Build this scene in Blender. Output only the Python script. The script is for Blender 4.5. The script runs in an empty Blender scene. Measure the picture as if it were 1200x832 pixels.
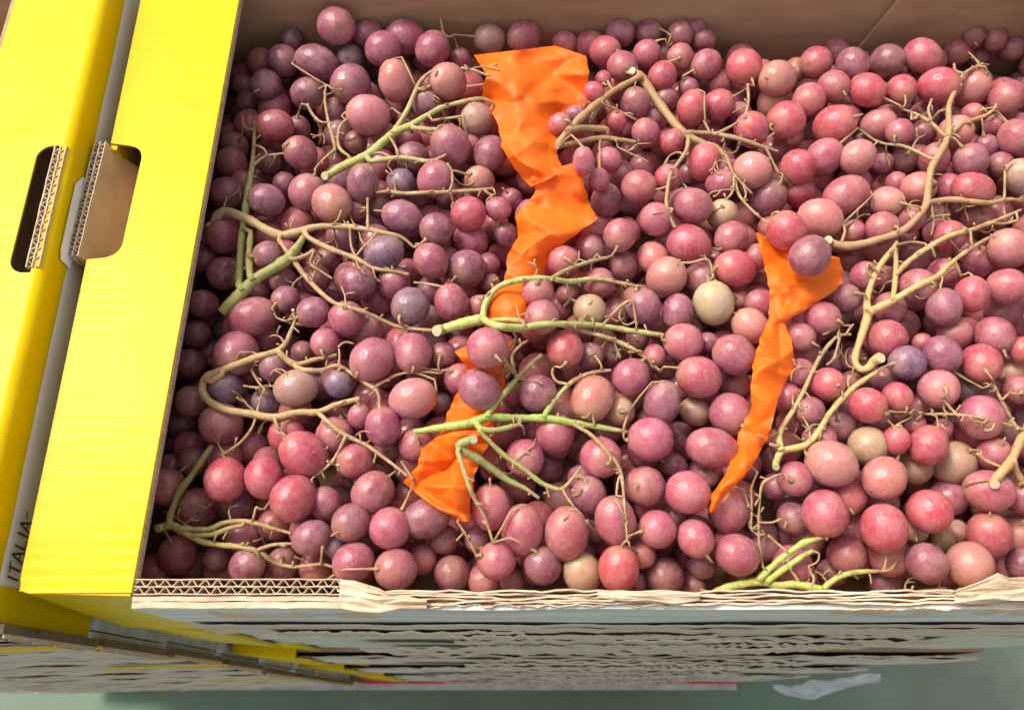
import bpy, bmesh, math, random
from mathutils import Vector, Matrix, noise
random.seed(11)
R = math.radians
S = bpy.context.scene
COL = S.collection

# ------------------------------------------------------------------ camera, sky, sun, exposure
PHI = R(23.5); CAMH = 0.42; F = 948.0
cd = bpy.data.cameras.new('camera'); cam = bpy.data.objects.new('camera', cd); COL.objects.link(cam)
cam.location = (0, 0, CAMH); cam.rotation_euler = (PHI, 0, 0)
cd.sensor_width = 36.0; cd.sensor_fit = 'HORIZONTAL'; cd.lens = 36.0 * F / 1200.0
cd.clip_start = 0.01; cd.clip_end = 100
cd.dof.use_dof = True; cd.dof.focus_distance = 0.47; cd.dof.aperture_fstop = 13
S.camera = cam
SUN_EL, SUN_AZ = R(54), R(306)           # azimuth measured clockwise from +Y: light from the back left
w = bpy.data.worlds.new('World'); S.world = w; w.use_nodes = True
nt = w.node_tree; bgn = nt.nodes['Background']
sk = nt.nodes.new('ShaderNodeTexSky'); sk.sky_type = 'NISHITA'; sk.sun_disc = False
sk.sun_elevation = SUN_EL; sk.sun_rotation = SUN_AZ; sk.dust_density = 5.0; sk.air_density = 1.0; sk.ozone_density = 0.3
hz = nt.nodes.new('ShaderNodeHueSaturation'); hz.inputs['Saturation'].default_value = 0.30   # a whitish, thinly overcast sky
nt.links.new(sk.outputs['Color'], hz.inputs['Color']); nt.links.new(hz.outputs['Color'], bgn.inputs['Color']); bgn.inputs['Strength'].default_value = 0.14
sd = bpy.data.lights.new('sun', 'SUN'); sun = bpy.data.objects.new('sun', sd); COL.objects.link(sun)
sd.energy = 1.5; sd.angle = R(13); sd.color = (1.0, 0.93, 0.82)
to_sun = Vector((math.sin(SUN_AZ) * math.cos(SUN_EL), math.cos(SUN_AZ) * math.cos(SUN_EL), math.sin(SUN_EL)))
sun.rotation_euler = to_sun.to_track_quat('Z', 'Y').to_euler(); sun.location = to_sun * 3
S.view_settings.view_transform = 'Standard'; S.view_settings.look = 'None'; S.view_settings.gamma = 1
S.view_settings.exposure = 0.88; S.view_settings.use_curve_mapping = False

# ------------------------------------------------------------------ geometry helpers
UP = Vector((0, math.cos(PHI), math.sin(PHI))); FW = Vector((0, math.sin(PHI), -math.cos(PHI))); CAM = Vector((0, 0, CAMH))
def pt(u, v, D):                          # a measured point of the photograph at depth D
    return CAM + D * (Vector(((u - 600) / F, 0, 0)) + (416 - v) / F * UP + FW)
def depth_at_z(v, z): return (CAMH - z) / (math.cos(PHI) - math.sin(PHI) * (416 - v) / F)
def ptz(u, v, z): return pt(u, v, depth_at_z(v, z))
def rnd(a, b): return random.uniform(a, b)

def link(name, bm, mats, parent=None, smooth=False, loc=None):
    me = bpy.data.meshes.new(name); bm.normal_update(); bm.to_mesh(me); bm.free()
    for m in (mats if isinstance(mats, (list, tuple)) else [mats]): me.materials.append(m)
    if smooth: me.polygons.foreach_set('use_smooth', [True] * len(me.polygons))
    o = bpy.data.objects.new(name, me); COL.objects.link(o)
    if parent: o.parent = parent
    if loc is not None: o.location = loc
    return o
def tag(o, label=None, cat=None, group=None, kind=None):
    if label: o['label'] = label
    if cat: o['category'] = cat
    if group: o['group'] = group
    if kind: o['kind'] = kind
    return o
def empty(name, loc=(0, 0, 0), rz=0):
    o = bpy.data.objects.new(name, None); COL.objects.link(o); o.location = loc; o.rotation_euler = (0, 0, rz)
    o.empty_display_size = 0.02
    return o
def box(bm, x0, x1, y0, y1, z0, z1, mi=0):
    vs = [bm.verts.new((x, y, z)) for z in (z0, z1) for y in (y0, y1) for x in (x0, x1)]
    for f in ((0, 2, 3, 1), (4, 5, 7, 6), (0, 1, 5, 4), (2, 6, 7, 3), (0, 4, 6, 2), (1, 3, 7, 5)):
        q = bm.faces.new([vs[i] for i in f]); q.material_index = mi
def prism(bm, pts, z0, z1, bev=0.0, mi=0):  # outline (x, y) extruded from z0 up to z1
    lo = [bm.verts.new((p[0], p[1], z0)) for p in pts]; hi = [bm.verts.new((p[0], p[1], z1)) for p in pts]
    n = len(pts); fs = [bm.faces.new(hi), bm.faces.new(lo[::-1])]
    for i in range(n): fs.append(bm.faces.new((lo[i], lo[(i + 1) % n], hi[(i + 1) % n], hi[i])))
    for f in fs: f.material_index = mi
    if bev:
        es = [e for e in fs[0].edges]
        bmesh.ops.bevel(bm, geom=es, offset=bev, segments=3, affect='EDGES', profile=0.5)
def sheet(bm, rows, thick=None, mi=0):     # grid of points
    vs = [[bm.verts.new(p) for p in r] for r in rows]
    for i in range(len(vs) - 1):
        for j in range(len(vs[0]) - 1):
            f = bm.faces.new((vs[i][j], vs[i][j + 1], vs[i + 1][j + 1], vs[i + 1][j])); f.material_index = mi
    return vs
def solid(bm, geom, t):
    bm.normal_update(); bmesh.ops.solidify(bm, geom=geom, thickness=t); bmesh.ops.recalc_face_normals(bm, faces=bm.faces[:])
def strip_wall(bm, path, z0, z1, t, mi=0): # a thin upright sheet along a path of (x, y), z1 may be a list
    n = len(path); L = []
    for i, (x, y) in enumerate(path):
        a = Vector(path[max(i - 1, 0)]); b = Vector(path[min(i + 1, n - 1)]); d = (b - a); d.normalize(); nx, ny = -d.y * t / 2, d.x * t / 2
        zt = z1[i] if isinstance(z1, list) else z1
        L.append([bm.verts.new(c) for c in ((x - nx, y - ny, z0), (x - nx, y - ny, zt), (x + nx, y + ny, zt), (x + nx, y + ny, z0))])
    for i in range(n - 1):
        for k in range(3):
            f = bm.faces.new((L[i][k], L[i + 1][k], L[i + 1][k + 1], L[i][k + 1])); f.material_index = mi
    for q in (L[0], L[-1][::-1]):
        f = bm.faces.new(q[::-1]); f.material_index = mi
def catmull(P, step):
    out = []
    for i in range(len(P) - 1):
        p0 = P[max(i - 1, 0)]; p1 = P[i]; p2 = P[i + 1]; p3 = P[min(i + 2, len(P) - 1)]
        d = math.dist(p1[:2], p2[:2]) if len(p1) < 3 or True else 0
        n = max(2, int(d / step))
        for k in range(n):
            t = k / n
            out.append(tuple(0.5 * (2 * b + (c - a) * t + (2 * a - 5 * b + 4 * c - e) * t * t + (3 * b - a - 3 * c + e) * t ** 3) for a, b, c, e in zip(p0, p1, p2, p3)))
    out.append(tuple(P[-1])); return out
def tube(bm, pts, rad, tone, lay, sides=8, cut0=False, cut1=False, wob=0.16):
    n = len(pts); rings = []; prev = None
    for i in range(n):
        t = (pts[min(i + 1, n - 1)] - pts[max(i - 1, 0)])
        if t.length < 1e-7: t = Vector((1, 0, 0))
        t.normalize()
        s = t.cross(Vector((0.13, 0.2, 1)) if prev is None else prev)
        a = prev - t * prev.dot(t) if prev is not None else s
        if a.length < 1e-6: a = t.orthogonal()
        a.normalize(); prev = a; b = t.cross(a)
        ring = []
        for k in range(sides):
            an = 2 * math.pi * k / sides
            rr = rad[i] * (1 + wob * noise.noise(Vector((pts[i].x * 260, pts[i].y * 260 + k * 1.7, 5))))
            v = bm.verts.new(pts[i] + (a * math.cos(an) + b * math.sin(an)) * rr); v[lay] = tone[i]; ring.append(v)
        rings.append(ring)
    for i in range(n - 1):
        for k in range(sides):
            f = bm.faces.new((rings[i][k], rings[i][(k + 1) % sides], rings[i + 1][(k + 1) % sides], rings[i + 1][k])); f.smooth = True
    for end, ring, c in ((0, rings[0][::-1], cut0), (1, rings[-1], cut1)):
        f = bm.faces.new(ring); f.material_index = 1 if c else 0

# ------------------------------------------------------------------ material helpers
def new_mat(name):
    m = bpy.data.materials.new(name); m.use_nodes = True
    nt = m.node_tree; return m, nt, nt.nodes['Principled BSDF'], nt.nodes['Material Output']
class NT:
    def __init__(s, nt): s.nt = nt
    def n(s, typ, **kw):
        o = s.nt.nodes.new(typ)
        for k, v in kw.items(): setattr(o, k, v)
        return o
    def l(s, a, b): s.nt.links.new(a, b)
    def noise(s, scale, detail=4, rough=0.55, vec=None, dist=0.0):
        o = s.n('ShaderNodeTexNoise'); o.inputs['Scale'].default_value = scale; o.inputs['Detail'].default_value = detail
        o.inputs['Roughness'].default_value = rough; o.inputs['Distortion'].default_value = dist
        if vec is not None: s.l(vec, o.inputs['Vector'])
        return o
    def ramp(s, fac, stops, interp='LINEAR'):
        o = s.n('ShaderNodeValToRGB'); e = o.color_ramp.elements; o.color_ramp.interpolation = interp
        while len(e) < len(stops): e.new(0.5)
        for q, (p, c) in zip(e, stops):
            q.position = p; q.color = (c, c, c, 1) if isinstance(c, (int, float)) else (*c, 1)
        s.l(fac, o.inputs['Fac']); return o.outputs['Color']
    def mix(s, fac, a, b, mode='MIX'):
        o = s.n('ShaderNodeMix', data_type='RGBA', blend_type=mode)
        for sock, val in ((o.inputs[0], fac), (o.inputs[6], a), (o.inputs[7], b)):
            if isinstance(val, bpy.types.NodeSocket): s.l(val, sock)
            elif isinstance(val, (int, float)): sock.default_value = val
            else: sock.default_value = (*val, 1)
        return o.outputs[2]
    def math(s, op, a, b=0.0):
        o = s.n('ShaderNodeMath', operation=op)
        for sock, val in ((o.inputs[0], a), (o.inputs[1], b)):
            if isinstance(val, bpy.types.NodeSocket): s.l(val, sock)
            else: sock.default_value = val
        return o.outputs[0]
    def bump(s, h, strength, dist, bsdf):
        o = s.n('ShaderNodeBump'); o.inputs['Strength'].default_value = strength; o.inputs['Distance'].default_value = dist
        s.l(h, o.inputs['Height']); s.l(o.outputs['Normal'], bsdf.inputs['Normal'])

def kraft(name, c0, c1, ribs=True, scale=60, rough=0.85, stretch=0.35):
    m, nt, b, _ = new_mat(name); g = NT(nt)
    tc = g.n('ShaderNodeTexCoord'); mp = g.n('ShaderNodeMapping'); mp.inputs['Scale'].default_value = (stretch, 1.0, 1.6 if stretch > .3 else 2.6); g.l(tc.outputs['Object'], mp.inputs['Vector'])
    a = g.noise(scale, 6, 0.6, mp.outputs['Vector']); fib = g.noise(900, 2, 0.5, mp.outputs['Vector'])
    col = g.ramp(a.outputs['Fac'], [(0.3, c0), (0.7, c1)])
    col = g.mix(0.25, col, g.ramp(fib.outputs['Fac'], [(0.3, 0.5), (0.7, 1.0)]), 'MULTIPLY')
    g.l(col, b.inputs['Base Color']); b.inputs['Roughness'].default_value = rough; b.inputs['Specular IOR Level'].default_value = 0.25
    h = fib.outputs['Fac']
    if ribs:
        wv = g.n('ShaderNodeTexWave', bands_direction='X'); wv.inputs['Scale'].default_value = 48; wv.inputs['Distortion'].default_value = 0.6
        g.l(tc.outputs['Object'], wv.inputs['Vector']); h = g.math('ADD', g.math('MULTIPLY', wv.outputs['Fac'], 0.6), h)
    g.bump(h, 0.25, 0.0006, b)
    return m
M_kraft = kraft('kraft_board', (0.34, 0.20, 0.11), (0.46, 0.29, 0.17))
M_edge = kraft('kraft_edge', (0.44, 0.31, 0.19), (0.66, 0.51, 0.35), False, 200)
M_ply = kraft('kraft_torn_ply', (0.46, 0.32, 0.20), (0.76, 0.59, 0.42), False, 120)
M_dull = kraft('kraft_dull_ply', (0.40, 0.33, 0.25), (0.68, 0.57, 0.45), False, 45, 0.85, 0.10)
M_dark = kraft('kraft_flute_shade', (0.10, 0.065, 0.04), (0.20, 0.14, 0.085), False, 60)  # kraft darkened in its colour to stand in for shade inside the flutes
M_worn = kraft('worn_print_board', (0.42, 0.40, 0.34), (0.68, 0.64, 0.55), False, 55, 0.85, 0.10)
M_tab = kraft('kraft_tab', (0.58, 0.35, 0.14), (0.74, 0.47, 0.20), False, 40)

def yellow_mat():
    m, nt, b, _ = new_mat('yellow_print'); g = NT(nt)
    tc = g.n('ShaderNodeTexCoord'); a = g.noise(14, 4, 0.6, tc.outputs['Object']); sp = g.noise(160, 3, 0.6, tc.outputs['Object'])
    col = g.ramp(a.outputs['Fac'], [(0.3, (0.60, 0.395, 0.0)), (0.7, (0.64, 0.44, 0.0))])
    scuff = g.ramp(sp.outputs['Fac'], [(0.66, 0.0), (0.80, 0.35)])
    col = g.mix(scuff, col, (0.72, 0.66, 0.22)); g.l(col, b.inputs['Base Color'])
    b.inputs['Roughness'].default_value = 0.32; b.inputs['Specular IOR Level'].default_value = 0.10
    wv = g.n('ShaderNodeTexWave', bands_direction='Y'); wv.inputs['Scale'].default_value = 46; wv.inputs['Distortion'].default_value = 1.2; wv.inputs['Detail'].default_value = 1
    g.l(tc.outputs['Object'], wv.inputs['Vector'])
    big = g.noise(22, 3, 0.5, tc.outputs['Object'])
    msk = g.ramp(g.noise(9, 2, 0.5, tc.outputs['Object']).outputs['Fac'], [(0.45, 0.12), (0.62, 0.8)])
    h = g.math('ADD', g.math('MULTIPLY', wv.outputs['Fac'], g.math('MULTIPLY', msk, 0.5)), g.math('MULTIPLY', big.outputs['Fac'], 3.0))
    g.bump(h, 0.4, 0.0007, b); return m
M_yel = yellow_mat()

def grey_mat():
    m, nt, b, _ = new_mat('pale_grey_print'); g = NT(nt)
    tc = g.n('ShaderNodeTexCoord'); mp = g.n('ShaderNodeMapping'); mp.inputs['Scale'].default_value = (0.3, 1, 2.5); g.l(tc.outputs['Object'], mp.inputs['Vector'])
    a = g.noise(30, 6, 0.65, mp.outputs['Vector'])
    col = g.ramp(a.outputs['Fac'], [(0.3, (0.38, 0.375, 0.33)), (0.5, (0.58, 0.57, 0.52)), (0.75, (0.68, 0.67, 0.62))])
    g.l(col, b.inputs['Base Color']); b.inputs['Roughness'].default_value = 0.6; b.inputs['Specular IOR Level'].default_value = 0.3
    g.bump(a.outputs['Fac'], 0.2, 0.001, b); return m
M_grey = grey_mat()
def plain(name, c, rough=0.6, var=0.25, scale=80):
    m, nt, b, _ = new_mat(name); g = NT(nt); tc = g.n('ShaderNodeTexCoord'); a = g.noise(scale, 5, 0.6, tc.outputs['Object'])
    g.l(g.ramp(a.outputs['Fac'], [(0.25, tuple(x * (1 - var) for x in c)), (0.75, tuple(min(1, x * (1 + var)) for x in c))]), b.inputs['Base Color'])
    b.inputs['Roughness'].default_value = rough; b.inputs['Specular IOR Level'].default_value = 0.3
    return m
M_pale = plain('pale_side_print', (0.74, 0.74, 0.72), 0.5, 0.07, 40)
M_ink = plain('marker_ink', (0.015, 0.018, 0.02), 0.5)
M_red = plain('red_print', (0.42, 0.04, 0.035), 0.6, 0.35, 40)
M_wood = plain('pallet_wood', (0.38, 0.38, 0.35), 0.8, 0.3, 30)
M_film = plain('white_film', (0.42, 0.43, 0.43), 0.35, 0.12, 30)
M_cut = plain('cut_stem_end', (0.50, 0.41, 0.25), 0.7, 0.25, 900)

def floor_mat():
    m, nt, b, _ = new_mat('floor_concrete'); g = NT(nt); tc = g.n('ShaderNodeTexCoord')
    a = g.noise(5, 7, 0.62, tc.outputs['Object']); d = g.noise(2.2, 3, 0.5, tc.outputs['Object'])
    col = g.ramp(a.outputs['Fac'], [(0.3, (0.075, 0.095, 0.07)), (0.7, (0.135, 0.16, 0.12))])
    col = g.mix(g.ramp(d.outputs['Fac'], [(0.4, 0.0), (0.65, 0.7)]), col, (0.095, 0.18, 0.10))
    g.l(col, b.inputs['Base Color']); b.inputs['Roughness'].default_value = 0.7; g.bump(a.outputs['Fac'], 0.3, 0.004, b); return m
M_floor = floor_mat()

def paper_mat():
    m, nt, b, out = new_mat('orange_tissue_paper'); g = NT(nt); tc = g.n('ShaderNodeTexCoord')
    a = g.noise(45, 4, 0.6, tc.outputs['Object'])
    col = g.ramp(a.outputs['Fac'], [(0.3, (0.90, 0.145, 0.006)), (0.7, (0.95, 0.20, 0.012))])
    g.l(col, b.inputs['Base Color']); b.inputs['Roughness'].default_value = 0.5; b.inputs['Specular IOR Level'].default_value = 0.35
    tr = g.n('ShaderNodeBsdfTranslucent'); g.l(col, tr.inputs['Color'])
    mx = g.n('ShaderNodeMixShader'); mx.inputs['Fac'].default_value = 0.3
    g.l(b.outputs['BSDF'], mx.inputs[1]); g.l(tr.outputs['BSDF'], mx.inputs[2]); g.l(mx.outputs['Shader'], out.inputs['Surface'])
    g.bump(g.noise(500, 3, 0.6, tc.outputs['Object']).outputs['Fac'], 0.15, 0.0004, b)
    return m
M_paper = paper_mat()

def stem_mat():
    m, nt, b, _ = new_mat('grape_stem'); g = NT(nt); tc = g.n('ShaderNodeTexCoord')
    oi = g.n('ShaderNodeObjectInfo'); at = g.n('ShaderNodeAttribute', attribute_name='tone')
    a = g.noise(130, 5, 0.6, tc.outputs['Object']); fine = g.noise(700, 3, 0.6, tc.outputs['Object'])
    tan = g.ramp(a.outputs['Fac'], [(0.3, (0.27, 0.15, 0.075)), (0.7, (0.47, 0.32, 0.165))])
    t = g.math('ADD', at.outputs['Fac'], g.math('MULTIPLY', g.math('SUBTRACT', a.outputs['Fac'], 0.5), 1.1))
    col = g.mix(g.ramp(t, [(0.30, 0.0), (0.75, 1.0)]), tan, oi.outputs['Color'])
    spot = g.ramp(fine.outputs['Fac'], [(0.54, 0.0), (0.70, 0.65)])
    col = g.mix(spot, col, (0.22, 0.12, 0.055)); g.l(col, b.inputs['Base Color'])
    b.inputs['Roughness'].default_value = 0.5; b.inputs['Specular IOR Level'].default_value = 0.3
    b.inputs['Subsurface Weight'].default_value = 0.0
    g.bump(g.math('ADD', fine.outputs['Fac'], g.math('MULTIPLY', a.outputs['Fac'], 1.5)), 0.6, 0.0009, b); return m
M_stem = stem_mat()

def grape_mat(name, island=False):
    m, nt, b, _ = new_mat(name); g = NT(nt); tc = g.n('ShaderNodeTexCoord'); oi = g.n('ShaderNodeObjectInfo')
    off = g.n('ShaderNodeVectorMath', operation='ADD'); g.l(tc.outputs['Object'], off.inputs[0])
    if island:
        ge = g.n('ShaderNodeNewGeometry'); rn = ge.outputs['Random Per Island']
        base = g.ramp(rn, [(0.0, (0.36, 0.085, 0.105)), (0.35, (0.26, 0.06, 0.09)), (0.6, (0.40, 0.065, 0.08)), (0.85, (0.42, 0.16, 0.12)), (1.0, (0.19, 0.075, 0.13))])
        k = 85.0; z = None
    else:
        rn = oi.outputs['Random']; base = oi.outputs['Color']; k = 1.0
    rv = g.n('ShaderNodeCombineXYZ'); g.l(g.math('MULTIPLY', rn, 57.0), rv.inputs[0]); g.l(g.math('MULTIPLY', rn, 131.0), rv.inputs[1])
    if island:
        sc = g.n('ShaderNodeVectorMath', operation='SCALE'); g.l(tc.outputs['Object'], sc.inputs[0]); sc.inputs['Scale'].default_value = k
        g.l(sc.outputs[0], off.inputs[0])
    g.l(rv.outputs[0], off.inputs[1]); V = off.outputs[0]
    big = g.noise(1.1, 3, 0.6, V); mid = g.noise(3.0, 5, 0.6, V, 0.15); fine = g.noise(11, 3, 0.6, V)
    # ripening: redder or paler patches of the skin itself
    col = g.mix(g.ramp(big.outputs['Fac'], [(0.40, 0.0), (0.70, 0.5)]), base, g.mix(0.45, base, (0.60, 0.33, 0.23)))
    col = g.mix(g.ramp(mid.outputs['Fac'], [(0.46, 0.0), (0.72, 0.38)]), col, g.mix(1.0, base, (0.72, 0.5, 0.62), 'MULTIPLY'))
    bloom = g.ramp(g.noise(1.5, 6, 0.62, V, 0.3).outputs['Fac'], [(0.38, 0.02), (0.76, 0.34)])
    col = g.mix(bloom, col, (0.56, 0.355, 0.385))
    vo = g.n('ShaderNodeTexVoronoi', feature='F1'); vo.inputs['Scale'].default_value = 8.5; g.l(V, vo.inputs['Vector'])
    dots = g.ramp(vo.outputs['Distance'], [(0.07, 0.62), (0.14, 0.0)])
    col = g.mix(dots, col, (0.62, 0.44, 0.36))
    ve = g.n('ShaderNodeTexVoronoi', feature='DISTANCE_TO_EDGE'); ve.inputs['Scale'].default_value = 2.1
    wv_ = g.n('ShaderNodeVectorMath', operation='ADD'); g.l(V, wv_.inputs[0]); wn = g.noise(2.2, 3, 0.6, V); g.l(wn.outputs['Color'], wv_.inputs[1]); g.l(wv_.outputs[0], ve.inputs['Vector'])
    rub = g.math('MULTIPLY', g.ramp(ve.outputs['Distance'], [(0.012, 1.0), (0.05, 0.0)]), g.ramp(fine.outputs['Fac'], [(0.42, 0.0), (0.62, 0.34)]))
    col = g.mix(rub, col, (0.66, 0.47, 0.46))      # pale rub marks in the bloom
    vo2 = g.n('ShaderNodeTexVoronoi', feature='F1'); vo2.inputs['Scale'].default_value = 2.3; g.l(V, vo2.inputs['Vector'])
    spots = g.ramp(g.math('ADD', vo2.outputs['Distance'], g.math('MULTIPLY', fine.outputs['Fac'], 0.12)), [(0.10, 0.75), (0.15, 0.0)])
    col = g.mix(spots, col, (0.10, 0.04, 0.04))
    if not island:
        sp = g.n('ShaderNodeSeparateXYZ'); g.l(tc.outputs['Object'], sp.inputs[0])
        top = g.ramp(sp.outputs[2], [(0.55, 0.0), (1.0, 0.45)]); col = g.mix(top, col, g.mix(0.5, base, (0.56, 0.36, 0.20)))
        rad2 = g.math('ADD', g.math('POWER', sp.outputs[0], 2.0), g.math('POWER', sp.outputs[1], 2.0))
        scar = g.math('MULTIPLY', g.math('LESS_THAN', sp.outputs[2], 0.0), g.ramp(g.math('ADD', g.math('POWER', rad2, 0.5), g.math('MULTIPLY', fine.outputs['Fac'], 0.06)), [(0.075, 1.0), (0.12, 0.0)]))
        col = g.mix(g.math('MULTIPLY', scar, 0.8), col, (0.11, 0.06, 0.035))
    g.l(col, b.inputs['Base Color'])
    g.l(g.ramp(bloom, [(0.02, 0.16), (0.3, 0.42)]), b.inputs['Roughness'])
    b.inputs['Specular IOR Level'].default_value = 0.6; b.inputs['IOR'].default_value = 1.42
    b.inputs['Subsurface Weight'].default_value = 0.85; b.inputs['Subsurface Radius'].default_value = (1.0, 0.30, 0.26); b.inputs['Subsurface Scale'].default_value = 0.012
    g.bump(g.math('ADD', fine.outputs['Fac'], g.math('MULTIPLY', mid.outputs['Fac'], 2.0)), 0.12, 0.0006 if island else 0.05, b)
    return m
M_grape = grape_mat('grape_skin'); M_gfill = grape_mat('grape_skin_deep', True)

# ------------------------------------------------------------------ the floor
bm = bmesh.new(); sheet(bm, [[(x, y, -1.20) for x in (-30, 30)] for y in (-30, 30)][::1])
tag(link('floor', bm, M_floor), kind='structure')

# ------------------------------------------------------------------ crates
PITCH = 0.125; XR = 0.445; YB = 0.478; XL = -0.191
def wavy(n, x0, x1, y, amp, sc, seed):
    return [(x0 + (x1 - x0) * i / n, y + amp * noise.noise(Vector((i * sc, seed * 7.3, 1.1))) + 0.4 * amp * noise.noise(Vector((i * sc * 3.1, seed * 3.1, 4)))) for i in range(n + 1)]
def sine(x0, x1, y, amp, per, n=14, seed=0):
    N = int((x1 - x0) / per * n)
    return [(x0 + (x1 - x0) * i / N, y + amp * math.sin(2 * math.pi * i / n + 0.8 * noise.noise(Vector((i * 0.05, seed, 0)))) * (1 + 0.15 * noise.noise(Vector((i * 0.11, seed, 3))))) for i in range(N + 1)]
def swap(path): return [(b, a) for a, b in path]

C = empty('grape_crate', (0, 0, -0.12))
tag(C, 'open cardboard crate full of red grapes with a yellow end flap and handle cut-out', 'crate', 'cardboard fruit crates in two stacks')
def cl(name, bm, mats, parent=C, smooth=False):      # world-built part of a crate whose empty is not at the origin
    o = link(name, bm, mats, parent, smooth); o.matrix_parent_inverse = Matrix.Translation(parent.location).inverted(); return o

# yellow end flap with the handle notch
H0, H1, HX = 0.246, 0.326, -0.2345
def outer_x(y): return -0.2485 - 0.0115 * (y - 0.052) / 0.40
out = [(XL, 0.0525), (XL, YB + 0.006), (outer_x(YB), YB + 0.006), (outer_x(H1 + 0.004), H1 + 0.004)]
r_ = 0.009
for k in range(0, 6): a = R(90 - 18 * k); out.append((HX - r_ + r_ * math.cos(a), H1 - r_ + 0.002 + r_ * math.sin(a)))
for k in range(0, 6): a = R(0 - 18 * k); out.append((HX - r_ + r_ * math.cos(a), H0 + r_ + r_ * math.sin(a)))
out += [(outer_x(H0), H0 - 0.001), (outer_x(0.06), 0.060), (-0.2470, 0.0535), (-0.243, 0.0522)]
bm = bmesh.new(); prism(bm, out[::-1], -0.0012, 0.0, 0.0004)
flap = cl('side_flap', bm, M_yel)
# corrugated core of the flap's inner edge: liners, wave between them, seen edge-on below the yellow skin
bm = bmesh.new()
for zc in (-0.0024, -0.0046):
    N = 700; pa = []
    y0, y1 = 0.0530, YB
    for i in range(N + 1):
        y = y0 + (y1 - y0) * i / N
        pa.append((y, zc + 0.0008 * math.sin(2 * math.pi * (y - y0) / 0.0042 + 0.6 * noise.noise(Vector((y * 60, zc * 900, 0))))))
    vs = [[bm.verts.new((x, y, z + dz)) for (x, dz) in ((XL - 0.02, 0.0002), (XL + 0.0006, 0.0002), (XL + 0.0006, -0.0002), (XL - 0.02, -0.0002))] for y, z in pa]
    for a, b_ in zip(vs, vs[1:]):
        for k in range(3): bm.faces.new((a[k], a[k + 1], b_[k + 1], b_[k]))
cl('fluting', bm, M_edge)
bm = bmesh.new()
for zc in (-0.0017, -0.0035, -0.0057): box(bm, outer_x(0.2) + 0.02 if False else XL - 0.030, XL + 0.0004, 0.0530, YB, zc - 0.0003, zc + 0.0003)
box(bm, XL - 0.030, XL - 0.008, 0.0531, YB, -0.0053, -0.0020)
cl('edge_liner', bm, M_edge)
# outer wall, inner sloping panel, back, base, right end
bm = bmesh.new()
vs = [bm.verts.new(p) for p in ((outer_x(.0535), .0535, -.118), (outer_x(H0), H0, -.118), (outer_x(H0), H0, -.0016), (outer_x(.0535), .0535, -.0016))]; bm.faces.new(vs)
vs = [bm.verts.new(p) for p in ((outer_x(H0), H0, -.118), (outer_x(H1), H1, -.118), (outer_x(H1), H1, -.030), (outer_x(H0), H0, -.030))]; bm.faces.new(vs)
vs = [bm.verts.new(p) for p in ((outer_x(H1), H1, -.118), (outer_x(YB), YB, -.118), (outer_x(YB), YB, -.0016), (outer_x(H1), H1, -.0016))]; bm.faces.new(vs)
solid(bm, bm.faces[:], -0.004)
cl('side_wall', bm, M_yel)
bm = bmesh.new(); sheet(bm, [[(XL - 0.006 - 0.046 * (k / 6) ** 1.1, y, -0.006 - 0.112 * k / 6) for y in (0.056, 0.2, 0.34, YB)] for k in range(7)])
solid(bm, bm.faces[:], 0.003)
cl('inner_panel', bm, M_kraft)
bm = bmesh.new(); N = 44
def backy(x, z): return YB + 0.003 * noise.noise(Vector((x * 6, z * 9, 2))) + 0.0018 * math.exp(-((x - 0.318 - z * 0.12) / 0.004) ** 2) * 0
sheet(bm, [[(-0.262 + 0.579 * i / N, backy(-0.262 + 0.579 * i / N, z), z) for i in range(N + 1)] for z in (-.12, -.09, -.06, -.03, 0.003)])
solid(bm, bm.faces[:], -0.006)
cl('back_wall', bm, M_kraft)
bm = bmesh.new()    # the overlapping end of the back wall, its cut edge stands a few millimetres proud
sheet(bm, [[(x0 + z * 0.16 + (XR + 0.004 - x0) * i / 10, YB - 0.0082 + 0.001 * (i / 10) + 0.0015 * noise.noise(Vector((i * .4, z * 9, 8))), z) for i in range(11)] for x0, z in ((.273, -.12), (.275, -.09), (.278, -.06), (.280, -.03), (.282, .003))])
solid(bm, bm.faces[:], -0.004)
cl('back_wall_lap', bm, M_kraft)
bm = bmesh.new(); box(bm, -0.24, XR, 0.055, YB, -0.121, -0.117); cl('base', bm, M_kraft)
bm = bmesh.new(); box(bm, XR, XR + 0.005, 0.05, YB + 0.006, -0.12, 0.0); cl('end_wall', bm, M_grey)
bm = bmesh.new(); prism(bm, [(XR - 0.055, 0.0525), (XR + 0.005, 0.0525), (XR + 0.005, YB + .006), (XR - 0.055, YB + .006)], 0.0006, 0.0056, 0.0008)
cl('end_flap', bm, M_yel)
# front wall: open double-wall edge on the left, crushed and peeled plies on the right
XM = -0.086
bm = bmesh.new()
for y in (0.0592, 0.0556, 0.0520): strip_wall(bm, wavy(40, XL + 0.0005, XM, y, 0.0003, 0.3, y * 100), -0.118, -0.0004, 0.0005)
for k, y in enumerate((0.0574, 0.0538)): strip_wall(bm, sine(XL + 0.001, XM - 0.001, y, 0.00155, 0.0066, 14, k + 2), -0.022, -0.0008, 0.00038)
cl('front_wall', bm, M_edge)
bm = bmesh.new(); box(bm, XL, XM, 0.0523, 0.0589, -0.1178, -0.020); box(bm, XM, XR, 0.0470, 0.0530, -0.118, -0.0075); cl('front_core', bm, M_kraft)
bm = bmesh.new()
N = 50   # rolled lower ply with its ribbed lip
for k, (yy, zz, tt) in enumerate(((0.0500, -0.0022, 0.0024), (0.0470, -0.0026, 0.0030))):
    path = wavy(N, XL - 0.0, XM + 0.012, yy, 0.0004, 0.2, 31 + k); strip_wall(bm, path, -0.05, [zz + 0.0006 * noise.noise(Vector((i * .4, k, 7))) for i in range(N + 1)], tt)
cl('front_lip', bm, M_ply)
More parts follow.
